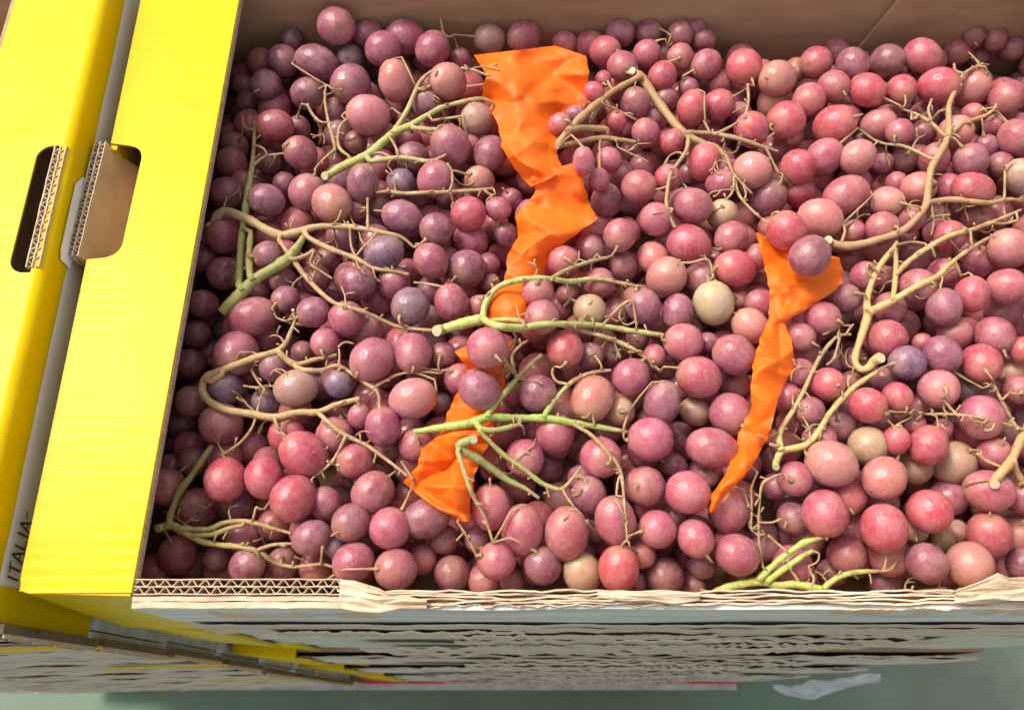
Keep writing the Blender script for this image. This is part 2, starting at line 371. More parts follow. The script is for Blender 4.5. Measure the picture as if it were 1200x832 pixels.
for k in range(8):
    bm = bmesh.new(); N = 150
    x0 = XM + rnd(-0.004, 0.0) if k < 6 else XM + rnd(0.05, 0.3); x1 = XR if k < 5 else x0 + rnd(0.12, 0.3)
    y = 0.0535 - 0.00135 * k if k < 7 else 0.0515
    path = wavy(N, x0, min(x1, XR), y, 0.0016, 0.17, 50 + k)
    zt = [-0.0012 - 0.0005 * k + 0.0022 * noise.noise(Vector((i * 0.09, k * 5.2, 11))) + 0.0012 * noise.noise(Vector((i * 0.5, k * 5.2, 17))) for i in range(N + 1)]
    strip_wall(bm, path, -0.030, zt, rnd(0.0005, 0.0011)); cl('torn_ply', bm, M_ply)
def flake(pts, amp, seed):
    bm = bmesh.new(); rows = []
    A, B = pts; n = len(A) - 1
    for (a, b_) in zip(A, B):
        rows.append([Vector(a).lerp(Vector(b_), t / 4) + Vector((0, 0, amp * noise.noise(Vector((a[0] * 90, t * .8, seed))))) for t in range(5)])
    sheet(bm, rows); solid(bm, bm.faces[:], 0.0006); return cl('peeled_liner', bm, M_ply)
P = lambda u, v, z: ptz(u, v, z)
flake(([P(398, 679, .002), P(415, 680, .004), P(430, 685, .004), P(445, 690, .002), P(456, 697, -.001)], [P(398, 702, .000), P(412, 702, .002), P(425, 701, .002), P(440, 702, .001), P(456, 702, -.002)]), .002, 3)
flake(([P(400, 696, .001), P(420, 694, .004), P(445, 698, .004), P(470, 697, .003), P(500, 703, 0)], [P(400, 712, .0), P(420, 716, .003), P(445, 717, .003), P(470, 712, .002), P(500, 712, -.001)]), .004, 5)
flake(([P(1114, 693, .0), P(1130, 689, .003), P(1150, 682, .006), P(1170, 672, .009), P(1185, 677, .008), P(1215, 676, .006)], [P(1114, 697, -.001), P(1130, 696, .001), P(1150, 692, .002), P(1170, 690, .004), P(1185, 690, .004), P(1215, 690, .003)]), .003, 8)
flake(([P(1120, 694, .001), P(1140, 693, .002), P(1160, 689, .004), P(1185, 688, .004), P(1215, 686, .004)], [P(1120, 706, .000), P(1140, 707, .002), P(1160, 706, .002), P(1185, 704, .003), P(1215, 704, .002)]), .005, 9)
flake(([P(700, 693, .0), P(730, 692, .001), P(760, 694, .001), P(790, 692, .001), P(820, 694, 0)], [P(700, 700, -.001), P(730, 704, .0005), P(760, 703, .001), P(790, 707, .0005), P(820, 703, -.001)]), .003, 12)
bm = bmesh.new(); sheet(bm, [[(x, 0.0452 + 0.0012 * noise.noise(Vector((x * 14, z * 40, 3))), z) for x in [XL + (XR - XL) * i / 60 for i in range(61)]] for z in (-0.118, -.09, -.06, -.03, -0.006)])
solid(bm, bm.faces[:], 0.0025); cl('front_panel', bm, M_grey)
bm = bmesh.new(); sheet(bm, [[(x, y - dy, z) for (x, y) in ((outer_x(.053), .062), (-.2474, .0545), (-.2435, .0522), (-.22, .0518), (XL - .001, .0512))] for dy, z in ((.006, -.118), (.0035, -.06), (0.0, -.0012))])
solid(bm, bm.faces[:], 0.002); cl('corner_post', bm, M_yel)
for k in range(4):   # frayed lower edge of the front, brown plies showing
    bm = bmesh.new(); N = 120; x0 = XL + .005 if k < 1 else rnd(XL, .1); x1 = XR if k < 2 else min(XR, x0 + rnd(.15, .35))
    strip_wall(bm, wavy(N, x0, x1, 0.0432 - .0012 * k, .0012, .2, 160 + k), -.119, [-.070 - .010 * k + .004 * noise.noise(Vector((i * .06, k * 3.3, 21))) for i in range(N + 1)], .0009); cl('torn_ply', bm, M_dull)
# upright handle edge: the wall's own top, cut free and leaning out, corrugation upwards
def handle_edge(parent, mk, xt, zt, xb, zb, y0, y1, th, face_mat, name='handle_tab'):
    bm = bmesh.new(); rows = []; n = 9
    for i in range(n):
        t = i / (n - 1); rows.append((xt + (xb - xt) * t ** 1.6, zt + (zb - zt) * t))
    N = 26
    for s, mi in ((th / 2, 0), (-th / 2, 0)):
        g = []
        for (x, z) in rows:
            g.append([(x + s, y0 + (y1 - y0) * j / N + (0.004 * (1 if j == 0 else -1 if j == N else 0)) * (z < -0.9), z) for j in range(N + 1)])
        sheet(bm, g if s < 0 else g[::-1], mi=mi)
    o = mk(name, bm, face_mat, parent, True)
    bm = bmesh.new()
    for d in (-th / 2, 0, th / 2): strip_wall(bm, swap([(y, x + d * 0.94) for y, x in wavy(20, y0, y1, xt, 0.0003, .4, d * 1000)]), zt - 0.012, zt + 0.0004, 0.0006)
    for k, d in enumerate((-th / 4, th / 4)): strip_wall(bm, swap(sine(y0, y1, xt + d, th * 0.22, 0.0062, 14, 5 + k)), zt - 0.010, zt, 0.0004)
    mk('fluting', bm, M_edge, o)
    bm = bmesh.new(); box(bm, xt - th / 2 + .0008, xt + th / 2 - .0008, y0, y1, zt - .0105, zt - .0095); mk('core', bm, M_kraft, o)
    return o
handle_edge(C, cl, -0.2605, 0.004, -0.2400, -0.040, H0 - 0.001, H1 + 0.002, 0.0072, M_tab)
bm = bmesh.new(); box(bm, HX - 0.001, HX + 0.004, H0 - .002, H1 + .002, -0.05, -0.002); cl('handle_lining', bm, M_kraft)

# the neighbouring crate on the left: rotated a little, its rim 2 cm higher
LC = empty('grape_crate', (-0.2585, 0.039, -0.10), R(1.65))
tag(LC, 'neighbouring crate with glossy yellow flap and ITALIA handwritten on its grey side', 'crate', 'cardboard fruit crates in two stacks')
def ll(name, bm, mats, parent=LC, smooth=False): return link(name, bm, mats, parent, smooth)
ZT = 0.120; LY = 0.47      # local: x = 0 is the right wall's outer face, y = 0 the front
def lflap_x(k): return -0.0612
h0, h1, hx0, hx1 = 0.186, 0.274, -0.0210, -0.0078
bm = bmesh.new()
# flap with a rounded fold running down into the wall; two halves meet in the middle of the handle hole
rr = 0.009; hm = (h0 + h1) / 2; xf = -0.0065
def arc(cx, cy, a0, a1): return [(cx + rr * math.cos(R(a0 + (a1 - a0) * k / 8)), cy + rr * math.sin(R(a0 + (a1 - a0) * k / 8))) for k in range(9)]
prism(bm, [(-.0612, .006), (xf, .006), (xf, hm), (hx1, hm), (hx1, h0)] + arc(hx0 + rr, h0 + rr, 270, 180) + [(hx0, hm), (-.0612, hm)], ZT - .0012, ZT)
prism(bm, [(-.0612, hm), (hx0, hm)] + arc(hx0 + rr, h1 - rr, 180, 90) + [(hx1, h1), (hx1, hm), (xf, hm), (xf, LY), (-.0612, LY)], ZT - .0012, ZT)
prof = [(xf, ZT)] + [(xf + 0.0065 * math.sin(R(90 * i / 8)), ZT - 0.0065 + 0.0065 * math.cos(R(90 * i / 8))) for i in range(1, 9)] + [(0.0, ZT - 0.014), (0.0, ZT - 0.0200)]
vs = sheet(bm, [[(x + 0.0005 * noise.noise(Vector((z * 60, y * 30, 6))) * (x > xf), y, z) for x, z in prof] for y in [0.006 + (LY - 0.006) * i / 120 for i in range(121)]])
for f in bm.faces: f.smooth = len(f.verts) == 4 and abs(f.calc_center_median().x - xf) < .02 and f.calc_area() < 2e-5
ll('side_flap', bm, M_yel)
bm = bmesh.new(); box(bm, -0.005, -0.0004, 0.004, LY, 0.0, ZT - 0.0195); lw = ll('side_wall', bm, M_pale)
bm = bmesh.new(); box(bm, -0.0005, 0.0006, 0.0, 0.0175, 0.0, ZT - 0.021); ll('corner_post', bm, M_yel)
bm = bmesh.new()   # pale notch in the yellow band under the handle
o8 = [(0.200, 0), (0.200, .014), (0.205, .0165), (0.252, .0165), (0.261, .009), (0.263, 0)]
vsn = [bm.verts.new((0.0011, y, ZT - 0.0215 + z * 0.8)) for y, z in o8]; fbm = bm.faces.new(vsn)
ll('grey_notch', bm, M_pale)
bm = bmesh.new()
for x in (-0.0075, -0.0040, -0.0006): strip_wall(bm, swap(wavy(20, h0 + .003, h1 - .001, x - 0.0032, .0004, .4, x * 1000)), ZT - 0.014, ZT + 0.0010, 0.0007)
for k, x in enumerate((-0.0058, -0.0023)): strip_wall(bm, swap(sine(h0 + .003, h1 - .002, x - 0.0032, .0014, .0062, 14, 9 + k)), ZT - 0.012, ZT + 0.0008, 0.0004)
ll('fluting', bm, M_edge)
bm = bmesh.new(); box(bm, -0.0105, -0.0041, h0 + .002, h1, ZT - .012, ZT - .011); ll('core', bm, M_kraft)
bm = bmesh.new(); box(bm, -0.066, -0.0635, 0.0, LY, 0.0, ZT - 0.003); box(bm, -0.46, -0.0055, 0.004, LY, -0.001, 0.003); box(bm, -0.46, -0.0055, LY, LY + .005, 0.0, ZT); ll('inner_panel', bm, M_kraft)
bm = bmesh.new(); box(bm, -0.46, -0.001, -0.001, 0.003, 0.0, ZT - 0.01); ll('front_panel', bm, M_grey)
bm = bmesh.new(); box(bm, -0.0012, 0.0075, -0.006, -0.0015, 0.0, ZT - 0.02)
ll('corner_edge', bm, M_dark)  # solid backing behind the ribs, the shade of the hollows painted dark
def zig(bm, x0, x1, y, z0, z1, per):      # ribs of the corrugation standing proud of the board edge
    z = z0; k = 0
    while z < z1 - per:
        a, b_ = (x0, x1) if k % 2 else (x1, x0); t = per * .16
        v = [bm.verts.new(c) for c in ((a, y - .0016, z), (b_, y - .0016, z + per), (b_, y - .0016, z + per + t), (a, y - .0016, z + t), (a, y + .001, z), (b_, y + .001, z + per), (b_, y + .001, z + per + t), (a, y + .001, z + t))]
        for f in ((0, 1, 2, 3), (0, 4, 5, 1), (3, 2, 6, 7)): bm.faces.new([v[q] for q in f])
        z += per; k += 1
    for x in (x0, x1 - .0008): box(bm, x, x + .0008, y - .0016, y + .001, z0, z1)
bm = bmesh.new(); zig(bm, -0.001, 0.0073, -0.0064, 0.002, ZT - .022, 0.011); ll('fluting', bm, M_edge)
# ITALIA in marker strokes on the grey side, then a dash
bm = bmesh.new()
letters = {'I': [[(.5, 0), (.55, 1)]], 'T': [[(.05, .95), (1, 1.03)], [(.52, 1), (.46, 0)]], 'A': [[(0, 0), (.5, 1.02), (.95, -.02)], [(.2, .36), (.85, .33)]], 'L': [[(.15, 1), (.08, .02), (.9, .06)]]}
yy = 0.0205; zb = ZT - 0.0345; hgt = 0.0098
def stroke(pl, th=0.00055):
    for (a, b_) in zip(pl, pl[1:]):
        a = Vector(a); b_ = Vector(b_); d = (b_ - a).normalized(); nn = Vector((-d.y, d.x)) * th; a = a - d * th * .6; b_ = b_ + d * th * .6
        v = [bm.verts.new((0.0010 + 0.00002 * len(bm.verts), q.x, q.y)) for q in (a - nn, b_ - nn, b_ + nn, a + nn)]; bm.faces.new(v)
for ch in 'ITALIA':
    wd = {'I': .0022, 'T': .0052, 'A': .0056, 'L': .0048}[ch]
    for pl in letters[ch]: stroke([(yy + x * wd + y * 0.0006, zb + y * hgt * rnd(.95, 1.05)) for x, y in pl])
    yy += wd + 0.0011
stroke([(yy + .0004, zb + hgt * .55), (yy + .0034, zb + hgt * .6)])
ll('lettering', bm, M_ink, lw)

# crates lower down: each its own thing, built once per stack and copied with its parts
def copy_tree(o, loc, label):
    c = o.copy(); COL.objects.link(c); c.location = loc; c['label'] = label
    for ch in o.children:
        if ch.name.startswith('yellow_band') and 'fourth' not in label and 'sixth' not in label: continue
        d = ch.copy(); COL.objects.link(d); d.parent = c; d.matrix_parent_inverse = ch.matrix_parent_inverse.copy()
    return c
def lower_crate():
    c = empty('grape_crate', (0, 0.0445, -PITCH - 0.118)); z1 = 0.114
    bm = bmesh.new(); sheet(bm, [[(x, 0.0005 + 0.002 * noise.noise(Vector((x * 14, z * 40, 13))), z) for x in [XL + (XR - XL) * i / 70 for i in range(71)]] for z in (0, .03, .06, .088)])
    solid(bm, bm.faces[:], 0.002); link('front_panel', bm, M_worn, c)
    for k in range(6):
        bm = bmesh.new(); N = 120; x0 = XL if k < 2 else rnd(XL, .2); x1 = XR if k < 2 else min(XR, x0 + rnd(.1, .35))
        path = wavy(N, x0, x1, 0.002 - 0.0016 * k, 0.0022, 0.2, 80 + k)
        zt = [z1 - 0.013 * k + 0.004 * noise.noise(Vector((i * .06, k * 3.3, 2))) for i in range(N + 1)]
        strip_wall(bm, path, z1 - 0.03 - 0.014 * k, zt, 0.0009); link('torn_ply', bm, M_dull, c)
    bm = bmesh.new(); sheet(bm, [[(x, y, z) for x, y in ((-.252, .012), (-.248, .004), (-.22, .001), (XL, -.0012), (XL + 0.012, -.0026))] for z in (0.0, .05, z1 + .003)])
    solid(bm, bm.faces[:], 0.002); link('corner_post', bm, M_yel, c)
    bm = bmesh.new(); prism(bm, [(-.252, .004), (XL - .002, -.001), (XL - .002, .43), (-.262, .43)], z1 + .0005, z1 + .005, .0006); link('side_flap', bm, M_yel, c)
    bm = bmesh.new(); box(bm, -.25, XR, .006, .01, 0, z1); box(bm, -.25, -.246, .012, .43, 0, z1 - .001); box(bm, XR - .004, XR, .012, .43, 0, z1); box(bm, -.24, XR - .006, .012, .43, .055, .06); box(bm, -.25, XR, .431, .435, 0, z1); link('inner_wall', bm, M_kraft, c)
    return c
ordn = ['second', 'third', 'fourth', 'fifth', 'sixth', 'seventh', 'eighth', 'ninth']
lc = lower_crate(); tag(lc, 'second crate from the top of the stack, directly under the open grape crate', 'crate', 'cardboard fruit crates in two stacks')
for i in range(1, 8):
    copy_tree(lc, (rnd(-.012, .012) + (.004 if i % 2 else -.004), 0.0445 + rnd(-.004, .005), -PITCH * (i + 1) - 0.118), ordn[i] + ' crate from the top of the stack, under the open grape crate')
    if i == 7:
        bottom = COL.objects[-1]
bm = bmesh.new()
for a, b_ in ((-0.9, -0.47), (-.10, .10)): pass
def left_lower():
    c = empty('grape_crate', (-0.2595, 0.040, -0.10 - PITCH), R(1.65)); z1 = 0.119
    bm = bmesh.new(); box(bm, -0.46, -0.001, -.001, .003, 0, z1 - .002); link('front_panel', bm, M_grey, c)
    for k in range(3):
        bm = bmesh.new(); N = 60; path = wavy(N, -.46, -.004, -.0035 - .0015 * k, .002, .2, 120 + k)
        strip_wall(bm, path, z1 - .03 - .025 * k, [z1 - .002 - .024 * k + .005 * noise.noise(Vector((i * .15, k, 9))) for i in range(N + 1)], .001); link('torn_ply', bm, M_dull, c)
    bm = bmesh.new(); box(bm, -.005, -.0005, .004, LY, 0, z1 - .003); link('side_wall', bm, M_grey, c)
    bm = bmesh.new(); box(bm, -.0012, .0075, -.006, -.0015, .002, z1 - .004); link('corner_edge', bm, M_dark, c)
    bm = bmesh.new(); zig(bm, -.001, .0073, -.0064, .003, z1 - .005, .011); link('fluting', bm, M_edge, c)
    bm = bmesh.new(); box(bm, -.10, .0068, -.007, -.0055, z1 - .009, z1 + .001); link('yellow_band', bm, M_yel, c)
    bm = bmesh.new(); box(bm, -.46, -.006, .004, LY, .05, .055); box(bm, -.46, -.006, LY, LY + .004, 0, z1); link('inner_wall', bm, M_kraft, c)
    return c
lo = left_lower(); tag(lo, 'second crate from the top of the left stack, under the crate marked ITALIA', 'crate', 'cardboard fruit crates in two stacks')
for i in range(1, 8):
    copy_tree(lo, (-0.2595 + rnd(-.006, .006), 0.040 + rnd(-.003, .004), -0.10 - PITCH * (i + 1)), ordn[i] + ' crate from the top of the left stack, under the crate marked ITALIA')
# pallet below both stacks with a red painted edge board
p = empty('pallet', (0, .05, -1.2)); tag(p, 'low pallet with a red edge board carrying both stacks of crates', 'pallet')
bm = bmesh.new(); box(bm, -.75, .40, -.012, .02, .065, .082); link('red_board', bm, M_red, p)
for y in (-.022, .12, .24, .36): bm = bmesh.new(); box(bm, -.78, .40, y, y + .085 if y > 0 else y + .03, .046, .063); link('board', bm, M_wood, p)
for x in (-.76, -.20, .32): bm = bmesh.new(); box(bm, x, x + .075, -.018, .44, 0.0, .045); link('bearer', bm, M_wood, p)
bm = bmesh.new(); rows = []
A = [P(905, 793, -1.0), P(925, 794, -1.0), P(950, 792, -.98), P(985, 786, -.96), P(1030, 781, -.94)]; B = [P(905, 796, -1.05), P(928, 806, -1.06), P(952, 808, -1.06), P(980, 799, -1.02), P(1030, 788, -.96)]
for a, b_ in zip(catmull([tuple(q) for q in A], .012), catmull([tuple(q) for q in B], .012)):
    rows.append([Vector(a).lerp(Vector(b_), t / 6) + Vector((0, -.012 + .012 * noise.noise(Vector((a[0] * 30, t * .7, 4))), 0)) for t in range(7)])
sheet(bm, rows); solid(bm, bm.faces[:], .0006)
tag(link('plastic_sheet', bm, M_film), 'crumpled white plastic film poking out at the foot of the stack', 'plastic film')

# ------------------------------------------------------------------ stems (measured outlines: u v half-width)
STEMS = {
 'A': ('bunch of grapes with pale green forked stem left of the orange paper top', (0.36,0.40,0.15), [
   '386 205 5.5|400 196 6|432 181 6.5|460 157 5.5|482 147 5|507 132 4|525 124 3.5|562 116 3|578 121 2', '460 157 4|477 130 3.5|492 97 3|507 84 2.5|520 82 1.6', '494 107 2.4|505 101 2',
   '482 150 3.5|512 152 3|532 148 2', '432 190 4|470 185 3.6|500 189 3|514 186 2.4|523 181 1.8', '510 188 2.2|520 193 1.8|528 198 1.4', '460 165 2|467 180 1.6', '540 80 2|556 83 2.2|574 90 1.8', '547 102 1.8|567 99 1.6',
   '505 142 2|545 136 1.8', '382 100 1.4|381 120 2|386 147 2.4|392 170 2.6|392 188 2.4', '360 122 2|366 134 2.4|374 142 2|381 145 1.6', '407 140 1.8|398 150 2.2|397 172 2.4|410 184 2', '392 176 2|378 188 1.6|368 200 1.4', '510 0 1.8|516 20 2|520 40 1.8|528 44 1.5', '432 181 3|448 180 2.4|462 188 1.6']),
 'B': ('bunch of grapes with thick green stem leaning on the left side of the crate', (0.27,0.29,0.11), [
   '260 366 8|282 344 8.5|300 327 8|335 305 7.5|350 287 5.5|356 277 4', '299 142 2|297 180 3|295 198 4|287 250 5|282 292 5|280 336 5', '296 195 2.2|310 184 2|324 181 1.6|335 180 1.5', '284 135 2|286 149 2.2|297 153 2', '294 270 4|292 300 5|293 325 5',
   '342 305 3|360 299 2.8|368 293 2.4|364 309 2|376 318 2|390 327 1.6', '300 170 1.6|312 176 1.4', '291 232 2|300 245 2']),
 'C': ('bunch of grapes with long tan stem ending in a knob beside the yellow flap', (0.40,0.30,0.17), [
   '249 262 4.5|254 254 6.5|265 248 6.5|290 257 6.5|325 275 6.5|350 272 6|372 266 4.5|410 266 4|455 274 3.2|472 279 2.4|485 290 1.8', '358 277 4|385 291 4|415 302 3.6|437 314 3|460 318 2.4|480 322 2.2', '326 280 3.5|345 307 3.5|365 332 3.2|392 355 3.4|425 365 3.2|452 377 3|472 384 3|512 388 2.4', '410 266 1.8|412 290 1.8|418 302 1.6', '440 276 1.6|424 292 1.8|418 300 1.6', '431 232 2|431 267 2', '437 314 1.8|440 326 1.6|446 330 1.3', '485 331 1.8|508 334 2|525 338 1.6', '337 282 2|340 268 1.8|345 256 1.4', '420 266 1.6|405 262 2|412 258 1.2']),
 'D': ('bunch of grapes with tan stem bent into a hairpin loop near the yellow flap', (0.40,0.29,0.16), [
   '344 365 2|345 377 2.4|340 390 3|335 402 3.4|325 411 4.5|297 420 4.8|265 432 5|243 442 6|237 456 6|245 470 5.5|265 480 5.5|295 485 5.5|322 489 5.5|350 483 5|372 483 4.8|395 474 4|422 467 3.6', '325 411 4.5|345 427 4.5|367 422 3.4|395 416 2.6', '345 428 3.6|354 433 4|377 434 3.4|397 429 3|425 447 2.6|442 459 2.6|445 478 2', '397 405 1.6|398 418 1.8|397 429 1.8', '395 408 1.6|404 401 1.6|415 403 1.4', '372 483 3.6|400 507 3.4|430 522 3|455 540 2.6|478 558 2', '405 512 2.6|390 540 2.4|370 557 2', '396 530 2|396 552 1.6', '322 492 3|327 503 2.4|336 512 1.8', '246 448 4|262 438 4', '307 462 1.8|302 480 2|295 502 2.2|280 520 2.2|257 535 1.6', '442 452 2|467 439 2.4|495 436 2.2|517 438 1.6', '344 367 1.8|336 376 1.6|324 372 1.4|321 366 1.3', '294 432 1.8|303 448 1.8|312 458 1.6', '285 452 1.6|300 454 1.8|322 452 1.4']),
 'E': ('bunch of grapes with white cut stem end in the shaded front left corner', (0.34,0.33,0.13), [
   '192 617 5.5|203 616 6|214 622 5.5|242 636 4|285 641 3.8|305 647 3.4|322 659 3|345 664 2.6|377 661 2.2|396 667 1.6', '198 612 4.5|201 600 5|210 577 5|225 557 4.8|242 532 4.4|249 522 3.4', '210 619 4|242 620 4|265 612 3.6|290 611 3.6|320 619 3|342 625 2', '226 627 3|250 626 4|268 619 3.6|287 615 3', '302 644 2.8|322 638 2.6|345 637 2', '215 615 1.6|250 589 1.5', '297 607 1.8|300 594 2', '205 566 1.6|214 560 1.8|208 553 1.2', '376 661 1.8|378 640 2']),
 'G': ('bunch of grapes with pale green stem and white cut end lying across the orange paper', (0.36,0.43,0.16), [
   '519 386 7.5|540 380 8|556 376 8.5|568 374 7', '566 372 5.5|570 354 4.5|585 336 4.2|615 327 4.2|645 327 4|667 330 4|695 327 3.4|725 331 2.8|752 337 2', '646 327 3.4|665 316 3|697 305 3|713 302 2.2', '566 374 6|582 382 5.5|610 384 5|640 380 4.6|695 381 4|742 388 4|778 393 3', '568 378 4|592 375 4.2|615 377 3|', '672 385 3|715 397 3.2|745 411 3|762 425 2.2|775 436 1.8', '707 380 2|718 368 2|730 357 2|741 354 1.8|746 384 1.6', '719 398 1.8|727 420 1.8', '664 338 1.6|668 350 2|660 360 1.8', '745 411 2|755 412 1.6']),
 'H': ('bunch of grapes with bright green branching stem near the middle of the crate', (0.31,0.43,0.12), [
   '485 506 3.5|517 501 5.5|550 496 6.5|572 489 6|607 490 5.5|640 490 5.5|675 496 4.6|705 501 4|735 506 2.8', '571 486 4.2|590 462 4|612 437 3.8|635 416 3', '604 440 3|600 418 2.6|610 405 2.4|619 399 1.8', '589 417 2.2|602 438 2.4', '638 486 4|650 470 3.6|664 453 3.2|680 442 3|697 436 2.8|716 434 2', '665 450 2.4|652 447 2.4|647 437 2.2|649 430 1.6', '560 502 4|580 504 3.8|610 497 3', '562 505 3.6|587 530 3.6|612 548 3.4|635 566 3.6|655 574 3.4', '612 497 1.8|615 510 1.6', '672 497 3.2|692 509 3|712 530 2.8|727 552 2.6|732 595 2|735 634 1.8', '722 583 1.8|724 566 2|727 555 1.8', '731 500 2|738 480 1.8', '658 574 2.4|670 562 2.2|681 547 1.8', '660 576 1.8|675 597 1.8|690 614 1.6', '640 568 2|644 584 1.8', '694 482 2|697 500 2']),
 'I': ('bunch of large grapes with stubby green stem just above the front edge', (0.28,0.32,0.13), [
   '550 516 6|538 522 6.5|545 530 6.5|562 539 6|580 552 5.5|598 564 4.6|615 572 3.4|632 584 2.2', '536 528 4|542 546 3.6|550 570 3.2|558 588 2.8|568 606 2.4|578 636 2', '535 610 1.4|548 630 1.8|560 655 1.8', '574 560 1.8|575 572 1.6', '470 540 1.5|484 562 1.8']),
 'J': ('bunch of small grapes with angular tan stem right of the orange paper top', (0.34,0.23,0.125), [
   '744 87 5.5|752 92 6.5|775 125 6|800 155 5.5|822 167 4.4|840 173 3.6|850 186 2.8|856 198 2', '750 90 4.6|722 105 4.4|705 117 4.8|682 137 5.5|665 155 5.5|652 172 4.5', '706 118 3.4|697 132 3.4|690 146 3', '664 154 5|680 150 5|695 151 4.6|711 152 4|712 160 2.5', '652 172 4.5|675 167 4.4|702 162 4|725 164 3.6|745 167 2.6', '805 156 4|837 157 3.4|870 164 3|890 171 2.6|912 178 2.2', '838 158 2.4|852 151 2.2|864 144 1.8', '807 160 3|804 177 2.8|792 195 2.6|785 207 2.6|781 235 2.6|784 252 2.4|792 268 1.8', '706 122 1.8|725 130 1.8|746 141 1.6', '876 99 2|877 120 2.2|872 140 1.8', '850 180 2|860 207 2.2|867 230 2|885 250 1.8|902 263 1.6', '860 207 1.8|858 226 1.8|843 241 1.4', '790 308 1.4|810 308 1.8|830 305 2|837 330 1.8', '832 290 1.8|842 293 1.6', '898 163 2|905 158 2|908 156 1.6', '897 172 2|907 193 2|913 204 1.8', '780 56 1.8|788 51 1.6', '783 73 1.8|794 70 1.8', '800 90 1.8|813 82 1.6', '704 160 1.6|702 176 1.5', '722 172 1.6|745 183 1.6|760 190 1.2', '825 142 1.8|829 150 1.8|832 156 1.5', '862 207 2|876 222 2|882 228 1.4', '712 95 1.6|716 104 1.8']),
 'K': ('bunch of grapes with long tan stem curving down from the back right', (0.37,0.245,0.145), [
   '973 284 5.5|985 288 6.2|1000 288 5.8|1025 282 5.2|1055 272 5|1072 258 4.8|1085 240 5|1088 218 4.8|1092 196 5|1107 170 4.8|1112 150 4.2|1112 125 3.8|1120 105 3.4|1130 87 2.8|1152 75 2', '1108 168 3.4|1125 147 3|1152 137 2.8|1163 130 2.4|1168 122 1.8', '1107 160 2.8|1092 145 3|1075 135 2.6|1057 128 1.6', '1092 142 2.2|1088 130 2|1092 116 1.6', '1128 86 2.2|1120 84 2|1118 75 1.6', '1005 150 1.5|1030 167 2|1060 172 2.2|1090 186 2.2', '1087 238 4|1115 234 4|1157 238 3.8|1180 234 3.2|1200 236 3|1212 238 2.5', '1083 262 2|1095 254 2|1113 252 1.6', '1092 244 1.8|1094 262 1.8|1091 276 1.4', '1178 200 2|1177 232 2', '987 282 2.4|990 270 2|986 260 1.6', '1080 134 1.8|1070 140 2|1066 141 1.4', '1112 128 2|1100 131 1.8']),
 'L': ('bunch of grapes with tan three pronged stem in front of the curved stem', (0.48,0.36,0.17), [
   '1024 424 7|1016 432 6|1007 432 5|1002 420 4.6|1010 392 5.5|1017 370 6.5|1016 354 4.6|1022 330 4.4|1032 310 4|1047 291 3.4|1051 283 2.2', '1018 366 6|1047 352 5.4|1072 337 4.6|1097 325 4.4|1112 311 3.8|1132 295 3.2|1160 278 2.2', '1046 352 4.4|1049 330 4|1050 308 3.6|1049 290 2.8', '1050 322 3.8|1062 309 4.2|1085 292 4|1112 277 3.8|1137 270 3.4|1172 257 2.8|1197 246 2', '1137 270 2|1139 287 1.8', '1052 287 2.2|1068 284 2.2|1086 286 1.6', '1117 302 1.8|1127 325 1.6', '1026 318 2|1018 309 2.2|1016 318 1.8|1022 326 1.6', '1092 290 2|1096 302 1.8', '1165 262 1.8|1180 262 2|1195 257 1.6', '1105 325 1.6|1101 340 1.4']),
 'M': ('bunch of grapes with pale yellow wishbone stem right of the orange paper strip', (0.44,0.40,0.17), [
   '909 543 4.6|914 531 4.6|920 527 5|942 522 4.6|958 508 4.4|972 485 4|992 462 4|1010 447 4|1028 436 3', '916 528 4.6|913 517 4.6|916 502 4|932 477 3.2|947 447 3|960 420 2.8|975 400 2.8|985 393 2.4|997 392 1.8', '982 393 1.8|984 379 1.5', '984 396 2|977 420 2|968 428 1.6', '950 516 2|947 500 1.8|941 488 1.4', '902 520 2|912 524 3', '988 466 1.8|986 456 1.6|980 452 1.2', '992 390 1.8|1000 380 1.5', '966 496 2|968 506 1.6']),
 'N': ('bunch of grapes with thick pale stem running off the right edge of the photo', (0.40,0.285,0.15), [
   '1165 563 6|1175 552 6.5|1186 538 6.5|1196 515 6|1204 500 5.5|1214 480 4', '1036 480 1.5|1050 483 1.8|1080 485 2|1125 486 2.2|1160 492 2.4|1192 501 2.6|1202 506 2', '1163 447 2|1168 458 2.2|1175 472 2.6|1186 493 2.8|1193 503 2.6', '1105 468 1.8|1112 476 2|1125 490 2', '1145 531 2.4|1158 541 2.6|1174 547 2.4', '1188 540 5|1191 552 4.4|1200 566 4|1212 572 3', '1175 468 2|1185 458 1.6', '1168 455 1.6|1160 460 1.4', '1040 492 1.6|1048 500 1.4', '1050 498 1.4|1062 492 1.4|1070 487 1.6', '1068 478 1.6|1078 484 1.6']),
 'O': ('bunch of grapes with fresh green stem resting against the front rim', (0.37,0.44,0.13), [
   '842 693 6.5|855 688 6|867 685 6|892 681 6|910 686 5.5|932 685 5.5|962 690 5|980 696 4|998 701 3', '890 678 5|902 666 5|918 652 4.8|940 637 4.8|952 633 4|967 629 2.5', '900 680 4.4|925 662 4.2|940 652 3.8|953 645 3', '966 688 4.4|975 681 4.4|987 674 4|1007 670 3.6|1030 669 2.6', '1035 701 2.5|1058 698 3|1075 694 3|1107 689 2.4', '920 660 2|930 672 2.4|937 684 2.2|942 693 1.6', '900 627 1.8|910 636 2|922 646 2', '917 555 1.5|903 560 1.8|893 568 2|890 590 1.8|889 627 2|894 666 2', '880 570 1.6|881 595 1.6|880 620 1.4', '950 688 2.6|954 678 2|948 668 1.6', '889 612 1.4|905 612 1.6|916 607 1.2', '960 646 1.6|958 658 1.5|945 664 1.2', '1105 690 1.8|1106 698 1.4']),
